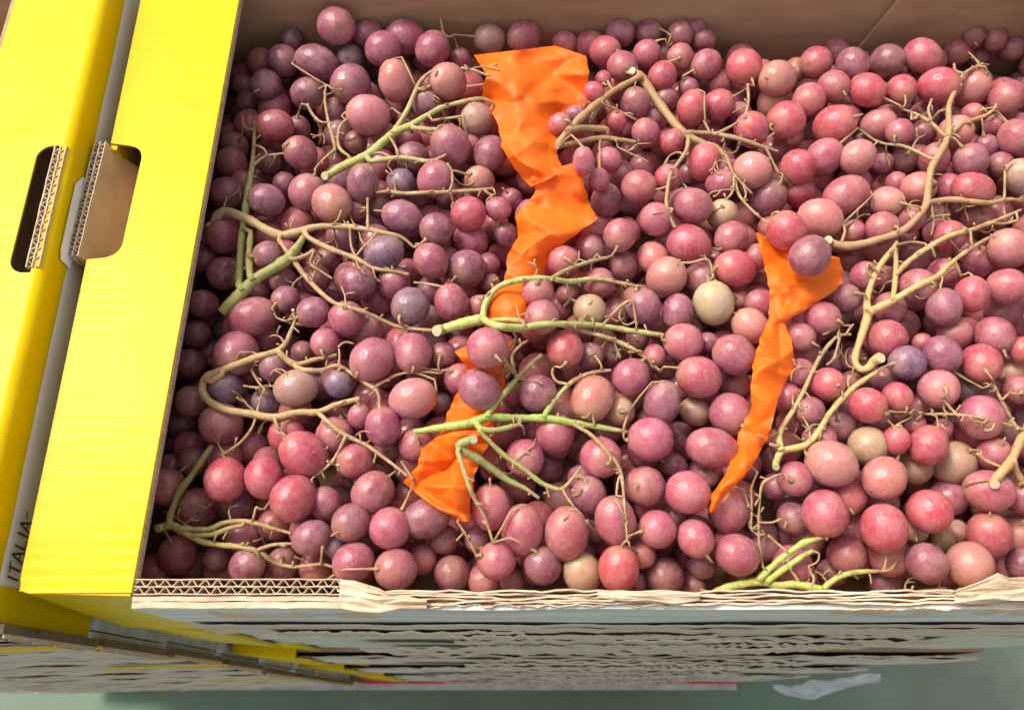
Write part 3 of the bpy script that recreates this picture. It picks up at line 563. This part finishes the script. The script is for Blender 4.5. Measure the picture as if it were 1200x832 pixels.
 'P': ('bunch of grapes with thin straight green twig below the upper left stem', (0.36,0.36,0.16), [
   '441 226 2.2|455 225 3|475 227 3|500 226 3|530 225 3|560 223 2.6|578 221 2', '523 192 2|529 200 2.2|530 214 2|527 223 1.8', '534 200 1.4|548 205 1.8|552 204 1.2', '568 224 2|577 229 2|584 226 1.5', '528 226 1.6|531 236 1.6', '456 224 1.8|453 218 1.5']),
}
# ------------------------------------------------------------------ grapes (measured: u v radius colour+flags)
# colours p pink, r red, o orange pink, u purple, b blue, g green; flags h behind, d deep, f in front of the paper, v tall, w wide
GR = '''394 31 23 p;431 41 17 ph;449 58 21 p;332 72 20 uh;371 74 22 uw;411 68 16 bh;411 99 24 u;312 100 18 u;322 126 19 ph;322 148 20 r;360 110 19 uh;352 179 20 p;431 135 24 o;464 95 22 ov;394 130 16 ud;342 46 13 bd;274 172 18 ud;290 120 13 ud;285 100 14 ud;315 190 15 ud;350 150 14 ud;417 167 14 ud;277 197 15 gd
475 44 21 pd;507 58 21 p;525 96 22 o;574 46 18 gh;614 43 19 ph;539 71 14 pd;502 124 19 uh;559 140 20 gh;575 145 16 ph;528 171 24 p;552 175 16 ph;575 180 20 u;484 185 19 uh;479 162 14 pd;691 52 16 p;662 50 14 pd
727 39 17 u;760 39 16 u;797 41 16 u;825 48 13 uh;815 33 12 ud;687 54 14 ph;709 60 18 p;729 78 18 p;758 64 17 p;797 67 16 p;827 76 18 p;776 90 17 r;872 79 21 r;893 84 14 ph;911 93 22 o;932 82 14 oh;844 97 15 ph;811 127 19 rv;842 124 19 r;744 122 18 u;781 117 14 uh;722 142 13 rf;707 93 10 r;696 108 12 rf;757 156 17 p;789 166 14 r;684 189 14 pfv;714 188 15 p;675 135 12 uf;656 146 14 pf;909 122 22 oh;921 142 23 r;881 152 21 r;881 200 22 o;825 190 20 rh;810 178 17 uh;867 135 15 ud;948 117 20 p;935 196 21 r;807 103 12 uh;765 140 12 uh
956 74 19 ph;980 60 15 pd;999 76 19 u;1040 72 20 uh;1081 66 20 p;1121 60 18 pd;1146 67 15 ud;1165 45 15 ud;1141 41 14 ud;1185 57 16 ud;977 102 19 p;1016 106 20 r;1056 106 18 r;1100 101 22 r;1139 104 21 oh;1180 115 21 p;978 147 24 r;992 138 17 ph;1030 146 19 oh;1054 155 16 p;966 184 21 p;1005 184 20 o;1081 157 16 ud;1120 155 20 oh;1139 134 13 ph;1165 148 13 ph;1191 162 21 p;1156 172 14 uh;1138 188 20 u;1172 193 15 uh;1060 187 16 ud;1095 187 18 ph;1035 192 12 ud
312 235 20 u;266 227 20 uh;261 276 21 ph;334 217 15 ud;360 226 22 o;389 239 24 o;425 215 20 uv;417 246 14 ph;315 300 18 u;332 330 17 ud;400 280 19 ud;450 297 22 bw;419 332 21 u;406 374 22 p;367 366 19 u;335 351 17 uh;296 372 25 pw;302 342 15 pd;370 327 18 ud;385 305 16 ud
470 215 18 bh;510 210 21 p;562 212 18 oh;446 242 14 ud;471 254 21 uw;549 251 21 r;584 245 15 p;511 269 20 u;552 282 20 p;594 276 15 uh;505 306 21 p;527 305 15 ph;547 315 23 uh;572 310 14 uh;462 332 20 ph;481 359 23 b;529 355 21 p;562 360 15 ph;505 340 17 ud;575 332 12 ud;630 342 20 pf;635 372 21 pfh;661 307 20 p;691 292 18 uh;545 234 15 ph;600 235 14 ud;545 195 14 ud
702 211 13 p;711 235 19 ud;749 219 20 p;782 209 16 r;807 203 12 uh;769 257 20 p;812 242 22 p;845 215 17 ph;847 252 19 gh;900 232 22 uh;726 276 20 p;807 287 24 r;857 279 20 p;783 280 14 ph;861 315 23 r;765 302 19 oh;781 325 24 o;822 327 21 uh;836 355 25 y;754 359 21 u;794 365 19 u;730 312 19 ud;702 332 19 ph;691 364 20 g;722 367 16 pd;695 275 15 ud;665 345 14 ud;922 271 23 rf;886 302 16 ph;867 352 13 ph;891 356 18 ph;879 382 21 o;937 226 19 rh
991 229 24 pw;961 256 24 of;949 300 24 uf;1039 237 19 o;1050 215 13 pd;1076 221 20 oh;1000 271 14 ph;1034 268 20 p;1067 257 16 p;1112 219 16 ph;1140 222 21 rw;1198 207 20 g;1145 255 19 pd;1112 277 19 rh;1145 307 19 pd;1182 291 23 o;1105 320 18 pd;1014 324 18 p;1075 335 21 p;1032 325 15 pd;991 350 18 u;964 373 20 p;985 367 15 b;1042 362 20 ph;1139 345 20 r;1180 336 22 p;1106 360 21 u;1175 367 20 pd;1017 247 12 pd
277 414 26 p;222 427 19 pd;322 430 19 u;264 455 20 b;347 455 24 gw;312 472 18 bd;290 475 14 ud;259 497 26 ph;336 510 22 rh;356 532 27 r;264 562 25 r;310 560 24 r;397 450 17 b;381 402 18 p;355 414 15 ud;437 422 27 p;430 390 20 ph;392 510 22 ph;405 500 15 ph;417 540 22 rh;449 500 22 p;422 488 15 ph;310 397 17 pd;228 540 19 ud;245 412 16 ud;212 495 18 ud;226 472 18 ud;207 520 17 ud;230 392 18 ud
484 414 24 p;519 416 16 uh;540 445 20 ph;562 457 24 uf;571 408 25 pf;484 467 26 ow;406 500 12 pd;487 522 21 p;517 472 13 bd;630 461 23 u;662 410 23 r;691 417 17 uh;694 467 26 o;650 508 24 ph;615 537 23 p;704 536 25 p;585 437 15 pd;602 462 15 pd;455 524 18 ud;580 542 18 ud;592 477 14 ud
739 442 22 p;801 401 23 p;819 442 25 p;860 416 24 p;776 472 23 uv;856 485 25 p;762 515 27 p;834 525 26 pw;815 482 18 gd;860 450 19 ud;727 482 18 gh;830 402 13 uh;767 417 14 ph;780 430 15 ud;937 395 18 p;937 437 18 p;920 465 18 p;756 570 24 p;747 397 14 ud;715 417 14 ud;680 560 16 ud;790 545 15 ud
970 450 20 r;949 482 18 u;960 516 21 p;986 500 19 ud;960 422 15 gd;980 424 15 ud;997 446 12 ud;1000 422 16 ud;1040 397 23 r;1063 425 21 b;1036 445 16 ud;1081 402 12 ph;1104 416 22 u;1119 392 20 ph;1165 394 23 p;1149 426 24 r;1131 457 16 bd;1100 456 24 o;1185 437 17 gd;1193 457 18 ph;1017 475 21 r;1052 465 17 r;1017 522 23 gh;1050 516 16 r;1072 497 13 ph;1087 522 23 r;1117 542 26 gh;1072 547 21 gh;1150 489 26 p;1141 510 20 r;1177 507 17 ud;1165 532 20 ph;1105 502 12 ph;974 543 28 o;1036 560 26 o;932 561 21 ph;1198 410 15 r;1080 475 15 pd
344 584 27 r;382 590 20 p;412 612 23 u;437 577 25 p;365 630 21 u;392 640 13 b;414 659 24 p;457 619 25 p;290 662 21 u;332 660 20 ud;230 595 25 pd;208 650 23 pd;226 664 18 ud;322 614 20 pd;370 665 20 pd;280 592 18 ud;205 582 17 ud;254 655 16 ud;499 607 25 uw;464 667 25 p;494 655 19 pd;530 672 22 ud;575 595 24 p;612 621 27 pv;664 625 28 pv;582 657 23 p;567 680 20 pd;636 662 23 uh;682 670 24 gh;600 680 16 ud;690 580 22 uh;520 632 18 ud;560 632 16 ud;575 548 16 ud
721 610 26 pv;770 620 23 p;806 577 26 p;815 631 22 p;854 596 26 pv;864 650 25 p;725 666 26 rv;752 650 17 ph;779 675 23 ud;822 660 18 ud;810 685 16 ud;700 622 15 ud;745 682 13 ud;825 557 16 ud;790 605 14 ud;907 570 16 ud;930 607 20 ud;895 640 18 ud
992 580 24 r;967 602 27 p;1036 619 27 r;1089 599 26 r;992 650 23 pd;1042 652 25 ph;1086 660 24 u;1136 662 27 o;1159 627 26 r;1191 628 23 oh;1159 575 26 pw;1197 582 20 ph;1172 662 17 pd;1072 620 16 gd;1120 622 14 gd;1037 682 20 ud;1197 660 18 ud;1105 632 14 gd;975 670 18 ud'''
BASE = {'p': (0.36, 0.064, 0.096), 'r': (0.42, 0.038, 0.060), 'o': (0.50, 0.17, 0.135), 'u': (0.23, 0.047, 0.084), 'b': (0.14, 0.075, 0.125), 'g': (0.40, 0.25, 0.15), 'y': (0.47, 0.36, 0.17)}
grapes = []
for line in GR.split('\n'):
    for e in line.split(';'):
        u, v, r, c = e.split(); grapes.append(dict(u=float(u), v=float(v), r=float(r), c=c[0], fl=c[1:]))

# ------------------------------------------------------------------ orange tissue paper: sections left/right of each strip
PAPER = [
 ('long crumpled strip of orange tissue paper down the middle of the grapes', 5,
  '555 65 651 54;562 76 687 66;571 88 690 84;566 100 690 100;564 114 688 118;575 130 682 134;582 142 668 150;586 158 655 163;588 172 652 174;597 188 654 186;606 202 660 197;622 219 653 206/624 204 684 188;622 212 683 196;628 222 682 204;619 238 690 238;604 252 700 256;606 268 685 268;607 278 670 278;597 294 645 296;594 312 639 312;591 328 637 326;582 342 624 346;573 354 616 358;574 370 616 372;566 386 612 390/560 398 600 402;533 412 588 420;548 432 590 436;547 442 592 448;532 466 588 470;521 494 578 494;516 508 580 506;493 527 572 522;490 545 562 540;472 565 555 562;503 590 551 588;530 605 551 602;540 611 550 611'),
 ('narrow twisted strip of orange tissue paper right of the pale green grape', 9,
  '884 273 890 273;889 286 908 285;893 300 984 302;896 312 987 316;900 330 987 332;902 345 972 345;902 358 952 358;899 378 919 378;891 397 927 396;885 415 930 414;882 430 930 430;880 457 916 457;881 477 909 478;866 507 902 508;858 535 888 535;851 555 873 558;834 579 853 577;831 600 836 601')]
papers = []
def paper_depth(u, v, seed):
    z = -0.021
    w1 = 9 * noise.noise(Vector((u / 40, v / 40, seed + 1))); w2 = 9 * noise.noise(Vector((u / 40, v / 40, seed + 2)))
    h = 0.0125 * facet((u + w1) / 38, (v + w2) / 30, seed) + 0.0026 * facet((u - v * .5 + w2) / 15, (v + w1) / 12, seed + 31)
    return depth_at_z(v, z) + h + 0.006 * noise.noise(Vector((u / 80, v / 60, seed)))
def hrand(i, j, k): return random.Random(i * 7349 + j * 9151 + k * 113).uniform(-1, 1)
def facet(x, y, k):                       # flat triangular facets meeting in sharp creases
    i, j = math.floor(x), math.floor(y); fx_, fy_ = x - i, y - j
    a, b_, c, d = hrand(i, j, k), hrand(i + 1, j, k), hrand(i, j + 1, k), hrand(i + 1, j + 1, k)
    if (i + j) % 2:
        return a + (b_ - a) * fx_ + (c - a) * fy_ if fx_ + fy_ < 1 else d + (c - d) * (1 - fx_) + (b_ - d) * (1 - fy_)
    return a + (b_ - a) * fx_ + (d - b_) * fy_ if fx_ > fy_ else a + (d - c) * fx_ + (c - a) * fy_
paper_samples = []
for label, seed, txt in PAPER:
    SH = []
    for si, part in enumerate(txt.split('/')):
        rows = [tuple(map(float, s.split())) for s in part.split(';')]
        dense = []
        for a, b_ in zip(rows, rows[1:]):
            n = max(2, int(abs(b_[1] - a[1]) / 2.2))
            for k in range(n): dense.append(tuple(x + (y - x) * k / n for x, y in zip(a, b_)))
        dense.append(rows[-1]); G = []
        for ri, (lu, lv, ru, rv) in enumerate(dense):
            G.append([]); NW = 26
            for j in range(NW + 1):
                t = j / NW; u = lu + (ru - lu) * t; v = lv + (rv - lv) * t
                u += 2.2 * max(0, 1 - min(t, 1 - t) / .12) * noise.noise(Vector((v / 8, t, seed)))
                D = paper_depth(u, v, seed + 17 * si) + 0.005 * (2 * t - 1) ** 2 + (0.007 if si == 1 else 0)
                if si == 0 and len(txt) > 600:
                    D += 0.018 * math.exp(-(((u - 655) / 24) ** 2 + ((v - 135) / 26) ** 2))
                G[-1].append((u, v, D)); paper_samples.append((u, v, D))
        SH.append(G)
    papers.append((label, SH))
PB = {}
for u, v, D in paper_samples: PB.setdefault((int(u // 12), int(v // 12)), []).append((u, v, D))
def paper_near(u, v, r):
    lo = 9; hi = 0
    for a in range(int((u - r) // 12), int((u + r) // 12) + 1):
        for b_ in range(int((v - r) // 12), int((v + r) // 12) + 1):
            for (x, y, D) in PB.get((a, b_), ()):
                if (x - u) ** 2 + (y - v) ** 2 < (r * .92) ** 2: lo = min(lo, D); hi = max(hi, D)
    return lo, hi

# ------------------------------------------------------------------ place the grapes: upper ones first, the ones they cover are pushed below
def heap_z(u, v):
    z = -0.034
    rim = 280 - 125 * v / 690
    z -= (0.024 + 0.014 * min(1, max(0, (v - 350) / 150))) * math.exp(-max(0, u - rim) / 50.0)
    z -= 0.012 * math.exp(-max(0, 690 - v) / 40.0)
    z -= 0.010 * math.exp(-max(0, v - 20) / 45.0)
    return z + 0.006 * noise.noise(Vector((u / 120, v / 120, 3)))
def level(g): return 0 if 'f' in g['fl'] else 3 if 'd' in g['fl'] else 2 if 'h' in g['fl'] else 1
order = sorted(range(len(grapes)), key=lambda i: (level(grapes[i]), -grapes[i]['r'] - grapes[i]['v'] * 0.004))
placed = []
for i in order:
    g = grapes[i]; u, v, r = g['u'], g['v'], g['r']; L = level(g)
    z = heap_z(u, v) - (0, 0, 0.007, 0.020)[L] + rnd(-.002, .002)
    D = depth_at_z(v, z); lo, hi = paper_near(u, v, r)
    if lo < 9:
        if L == 0: D = min(D, lo + 0.001 - r * D / F * 0.55)
        elif 'h' in g['fl'] and 'f' in g['fl']: pass
        else: D = max(D, hi + r * D / F * 0.98)
    for j in placed:
        q = grapes[j]
        if abs(q['u'] - u) > 60 or abs(q['v'] - v) > 60: continue
        Rw = r * D / F; d = math.hypot(q['u'] - u, q['v'] - v) * (D + q['D']) / 2 / F; s = (Rw + q['R']) * 0.90
        if d < s and abs(D - q['D']) < math.sqrt(s * s - d * d): D = max(D, q['D'] + math.sqrt(s * s - d * d))
    Rw = r * D / F
    p_ = pt(u, v, D)
    # stay inside the crate
    yf = 0.0605 if p_.x < XM else 0.0545
    for _ in range(30):
        if p_.y > YB - 0.002 - Rw * 0.9: D *= 0.99
        elif p_.y < yf + Rw * 0.9 and p_.z > -0.1: D *= 1.01
        else: break
        p_ = pt(u, v, D)
    if p_.z < -0.104: D = depth_at_z(v, -0.104); p_ = pt(u, v, D)
    Rw = r * D / F
    wall = XL - 0.006 - 0.046 * (max(0, -p_.z) / .118)
    if p_.x < wall + Rw * 0.95: p_.x = wall + Rw * 0.95
    g['D'] = D; g['R'] = Rw; g['P'] = p_; placed.append(i)

# paper meshes (built where they lie)
for label, G in papers:
    bm = bmesh.new()
    for g_ in G: sheet(bm, [[pt(*q) for q in row] for row in g_][::-1])
    tag(link('wrapping_paper', bm, M_paper, None, True), label, 'paper', 'orange wrapping paper between the grapes')

# ------------------------------------------------------------------ grape meshes, a few shapes shared by all
def grape_mesh(k):
    bm = bmesh.new(); bmesh.ops.create_uvsphere(bm, u_segments=28, v_segments=18, radius=1.0)
    for v in bm.verts:
        d = v.co.normalized(); z = d.z
        s = 1 + 0.022 * noise.noise(d * 1.6 + Vector((k * 9.1, 0, 0))) + 0.010 * noise.noise(d * 4 + Vector((k * 5.1, 3, 0)))
        if z > 0.955: s -= 0.05 * ((z - 0.955) / 0.045) ** 1.5
        v.co = Vector((d.x * s, d.y * s, d.z * s * (1.07 + 0.03 * (k % 4))))
    me = bpy.data.meshes.new('grape'); bm.to_mesh(me); bm.free(); me.materials.append(M_grape)
    me.polygons.foreach_set('use_smooth', [True] * len(me.polygons)); return me
GM = [grape_mesh(k) for k in range(8)]

def stalk_mesh(k):
    bm = bmesh.new(); lay = bm.verts.layers.float.new('tone'); d = Vector((rnd(-1, 1), rnd(-1, 1), 0)) * .0016
    tube(bm, [Vector((0, 0, -.0006)), Vector((0, 0, .0007)), d * .3 + Vector((0, 0, .0022)), d + Vector((0, 0, rnd(.0035, .0065)))], [.0019, .0012, .0007, .0006], [.05, .1, .15, .2], lay, 6)
    me = bpy.data.meshes.new('stalk'); bm.to_mesh(me); bm.free(); me.materials.append(M_stem); return me
SM = [stalk_mesh(k) for k in range(5)]
def front_depth(u, v, pad):
    best = None
    for g in grapes:
        d2 = (g['u'] - u) ** 2 + (g['v'] - v) ** 2
        if d2 < (g['r'] + pad) ** 2:
            D = g['D'] - math.sqrt(max(0, g['r'] ** 2 - d2)) * g['D'] / F
            if best is None or D < best: best = D
    lo, hi = paper_near(u, v, max(6, pad))
    if lo < 9: best = lo if best is None else min(best, lo)
    return best
stem_s = {}      # key -> list of (u, v, D, Vector)
for key, (label, colr, lines) in STEMS.items():
    bms = [bmesh.new()]; lays = [bms[0].verts.layers.float.new('tone')]; samples = []; cur = 0
    for li, ln in enumerate(lines):
        P_ = [tuple(map(float, s.split())) for s in ln.split('|') if s.strip()]
        C_ = catmull(P_, 3.0); n = len(C_)
        ds = []
        for (u, v, r) in C_:
            f_ = front_depth(u, v, r * 0.8); base = depth_at_z(v, heap_z(u, v) - 0.002)
            ds.append(f_ if f_ is not None and f_ < base + 0.02 else base)
        W = 5; mn = [min(ds[max(0, i - W):i + W + 1]) for i in range(n)]
        for _ in range(3): mn = [sum(mn[max(0, i - W):i + W + 1]) / len(mn[max(0, i - W):i + W + 1]) for i in range(n)]
        ds = [min(a, b_ + 0.001) for a, b_ in zip(mn, ds)]
        for _ in range(2): ds = [sum(ds[max(0, i - 3):i + 4]) / len(ds[max(0, i - 3):i + 4]) for i in range(n)]
        pts = []; rad = []; tone = []
        bm = bms[0]; lay = lays[0]; cur = 0
        if li and samples: cur = min((min(math.hypot(s_[0] - C_[e][0], s_[1] - C_[e][1]) for e in (0, n - 1)), s_[5]) for s_ in samples)[1]; bm = bms[cur]; lay = lays[cur]
        if li and samples and min(min(math.hypot(s_[0] - C_[e][0], s_[1] - C_[e][1]) for s_ in samples) for e in (0, n - 1)) > 8:
            bm = bmesh.new(); lay = bm.verts.layers.float.new('tone'); bms.append(bm); lays.append(lay); cur = len(bms) - 1
        if li and samples:      # twig starts on the stem it grows from
            for e, idxs in ((0, range(n)), (n - 1, range(n - 1, -1, -1))):
                b_ = min(samples, key=lambda s: (s[0] - C_[e][0]) ** 2 + (s[1] - C_[e][1]) ** 2); dd = math.hypot(b_[0] - C_[e][0], b_[1] - C_[e][1])
                if dd < 10:
                    C_[e] = (b_[0], b_[1], C_[e][2])
                    dl = b_[2] - (b_[4] * 0.2) - ds[e]
                    for k, i in enumerate(idxs):
                        wgt = max(0, 1 - k / 8.0); ds[i] += dl * wgt * wgt
        for (u, v, r), D in zip(C_, ds):
            D2 = D - r * D / F * 0.85; p_ = pt(u, v, D2); pts.append(p_); rad.append(r * 0.84 * D2 / F); tone.append(min(1.0, max(0.0, (r - 2.0) / 3.0)))
            samples.append((u, v, D2, p_, r * D2 / F, cur))
        rad = [q * (1 + .22 * noise.noise(Vector((k * .22, li * 3.7, ord(key)))) + .10 * noise.noise(Vector((k * .8, li * 1.7, ord(key))))) for k, q in enumerate(rad)]
        if li == 0 and key not in 'PHB':     # the cut end turns up
            e_ = (pts[0] - pts[2]).normalized(); r0 = rad[0]
            pts = [pts[0] + e_ * r0 * 1.1 - FW * r0 * 1.5, pts[0] + e_ * r0 * .6 - FW * r0 * .5] + pts; rad = [r0 * 1.05, r0 * 1.05] + rad; tone = [tone[0]] * 2 + tone
        tube(bm, pts, rad, tone, lay, 9 if max(rad) > .0015 else 7, cut0=(li == 0))
        if len(pts) > n: pts, rad, tone = pts[2:], rad[2:], tone[2:]
        # bare pedicel stubs left where berries have dropped
        i = random.randint(4, 9)
        while i < n - 2:
            if random.random() < .42 and C_[i][2] < 5.5:
                an = rnd(0, 6.28); u0, v0 = C_[i][0], C_[i][1]; D0 = samples[-n + i][2]; bend = rnd(-.5, .5); q = [pts[i]]; uv = [(u0, v0)]
                for k in range(rnd(4, 9).__int__()):
                    an += bend + rnd(-.35, .35); u0 += 5.0 * math.cos(an); v0 += 5.0 * math.sin(an)
                    f_ = front_depth(u0, v0, 2); Dn = min(D0 + .003, f_ if f_ is not None else D0 + .003) - .0008; D0 = D0 + max(-.0035, min(.0035, Dn - D0)); q.append(pt(u0, v0, D0)); uv.append((u0, v0, D0, an))
                tube(bm, q, [.00075 - .00025 * k / len(q) for k in range(len(q))], [.15] * len(q), lay, 5)
                if len(q) > 5:
                    k = len(q) // 2; _, _, D1, a1 = uv[k]; a1 += random.choice((-1, 1)) * rnd(.6, 1.2)
                    tube(bm, [q[k]] + [pt(uv[k][0] + L_ * math.cos(a1 + L_ * .03), uv[k][1] + L_ * math.sin(a1 + L_ * .03), D1 - .0006) for L_ in (4, 8, 12)], [.0006, .0005, .0005, .0008], [.1] * 4, lay, 5)
            if C_[i][2] < 4.6:
                an = rnd(0, 6.28); L_ = rnd(.0025, .0065); d = Vector((math.cos(an), math.sin(an) * UP.y, math.sin(an) * UP.z)) * L_ - FW * rnd(-.3, .8) * L_
                q = [pts[i], pts[i] + d * .5 + Vector((rnd(-1, 1), rnd(-1, 1), rnd(-1, 1))) * .0007, pts[i] + d]
                tube(bm, q, [.0006, .0005, .00075], [.1] * 3, lay, 5)
            i += random.randint(4, 11)
    stem_s[key] = (bms, lays, samples)
# every grape goes to the bunch whose stem is nearest
members = {k: [] for k in STEMS}
for g in grapes:
    best = min(((min((s[0] - g['u']) ** 2 + (s[1] - g['v']) ** 2 for s in stem_s[k][2][::3])), k) for k in STEMS)
    g['best'] = best[0] ** .5; members[best[1]].append(g)
for key, (label, colr, lines) in STEMS.items():
    bms, lays, samples = stem_s[key]; base = samples[0][3].copy()
    B = empty('grape_bunch', base); tag(B, label, 'bunch of grapes', 'bunches of red grapes heaped in the crate')
    made = []
    for g in members[key]:
        p_, Rw = g['P'], g['R']
        near = min(samples[::2], key=lambda s: (s[3] - p_).length); ax = (near[3] - p_); dist = ax.length
        ax = ax.normalized() if dist > 1e-5 else Vector((0, 0, 1))
        vis = level(g) < 3
        n_ = (ax + Vector((rnd(-.5, .5), rnd(-.5, .5), rnd(-.5, .5))) - FW * 0.15).normalized()
        if 'v' in g['fl']: n_ = (UP - FW * .25 + Vector((rnd(-.2, .2), 0, 0))).normalized()
        if 'w' in g['fl']: n_ = (Vector((random.choice((-1, 1)), 0, 0)) + UP * rnd(-.3, .5)).normalized()
        if dist < Rw + .022 and (vis or random.random() < .4) and random.random() < .82:
            e = p_ + n_ * Rw * 1.03; a = near[3]; m_ = (a + e) / 2 + n_ * .35 * (e - a).length - FW * .0015
            q = [a, a.lerp(m_, .5) + Vector((rnd(-1, 1), rnd(-1, 1), rnd(-1, 1))) * .0006, m_, m_.lerp(e, .6) + n_ * .0008, e + n_ * .0006, e - n_ * Rw * .05]
            tube(bms[near[5]], q, [.0008, .0007, .00065, .0007, .0011, .0019], [.25, .2, .15, .1, .1, .05], lays[near[5]], 6); stalk = False
        else: stalk = random.random() < .5
        o = bpy.data.objects.new('grape', random.choice(GM)); COL.objects.link(o); o.parent = B
        o.rotation_mode = 'QUATERNION'; o.rotation_quaternion = n_.to_track_quat('Z', 'Y') @ Matrix.Rotation(rnd(0, 6.28), 4, 'Z').to_quaternion()
        el = rnd(0.97, 1.05) if not ('v' in g['fl'] or 'w' in g['fl']) else 1.10
        o.scale = (Rw / el ** .5 * .975, Rw / el ** .5 * .975, Rw * el * .95); o.location = p_ - base
        if stalk:
            so = bpy.data.objects.new('stalk', random.choice(SM)); COL.objects.link(so); so.parent = o; so.location = (0, 0, 1.03); so.scale = [.0011 / .0011 * 90 * .011 / Rw * Rw * 1.0 / (Rw * 90) if False else 1 / Rw] * 3; so.rotation_euler = (0, 0, rnd(0, 6)); so.color = (*colr, 1)
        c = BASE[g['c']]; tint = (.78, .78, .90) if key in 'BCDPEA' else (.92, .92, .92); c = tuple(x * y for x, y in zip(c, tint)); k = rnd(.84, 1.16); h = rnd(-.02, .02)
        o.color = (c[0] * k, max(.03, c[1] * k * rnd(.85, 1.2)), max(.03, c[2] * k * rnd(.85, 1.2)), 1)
    for k, bm in enumerate(bms):
        st = link('twig' if k else 'stem', bm, [M_stem, M_cut], B); st.matrix_parent_inverse = Matrix.Translation(base).inverted(); st.color = (colr[0] * 1.10, colr[1] * .98, colr[2] * .82, 1)

# ------------------------------------------------------------------ the grapes deeper down, and those beyond the frame
bm = bmesh.new(); cells = {}
for g in grapes: cells.setdefault(tuple(int(c // .03) for c in g['P']), []).append((g['P'], g['R']))
fill = []
def clash(p_, r, k=0.84):
    c = tuple(int(x // .03) for x in p_)
    for a in (-1, 0, 1):
        for b_ in (-1, 0, 1):
            for e in (-1, 0, 1):
                for (q, s) in cells.get((c[0] + a, c[1] + b_, c[2] + e), ()):
                    if (q - p_).length < (r + s) * k: return True
    return False
proto = bmesh.new(); bmesh.ops.create_uvsphere(proto, u_segments=18, v_segments=12, radius=1.0); proto_v = [v.co.copy() for v in proto.verts]; proto_f = [[v.index for v in f.verts] for f in proto.faces]; proto.free()
def add_fill(p_, r):
    cells.setdefault(tuple(int(c // .03) for c in p_), []).append((p_, r))
    q = Vector((rnd(-1, 1), rnd(-1, 1), rnd(-1, 1))).to_track_quat('Z', 'Y').to_matrix()
    vs = [bm.verts.new(p_ + q @ Vector((c.x * r, c.y * r, c.z * r * 1.08))) for c in proto_v]
    for f in proto_f: bm.faces.new([vs[i] for i in f]).smooth = True
tries = 0
for z0, z1_, n in ((-.050, -.036, 1500), (-.066, -.05, 3000), (-.085, -.066, 3000), (-.104, -.085, 2500)):
    for _ in range(n):
        r = rnd(.0095, .0122); z = rnd(z0, z1_); wall = XL - 0.006 - 0.046 * (-z / .118)
        p_ = Vector((rnd(wall + r, XR - .006 - r), rnd(.062 + r, YB - .004 - r), z))
        if z > -.05:     # near the top only outside the picture
            d = p_ - CAM; uu = 600 + F * d.x / d.dot(FW)
            if uu < 1225: continue
        else:
            d = p_ - CAM; uu = 600 + F * d.x / d.dot(FW); vv = 416 - F * d.dot(UP) / d.dot(FW)
            if uu < 1225 and z > -0.058: continue
            lo, hi = paper_near(uu, vv, 20)
            if lo < 9 and d.dot(FW) < hi + r: continue
        if not clash(p_, r): add_fill(p_, r)
tag(link('grapes', bm, M_gfill), 'loose red grapes packed in the shade below the upper bunches', 'grapes', kind='stuff')
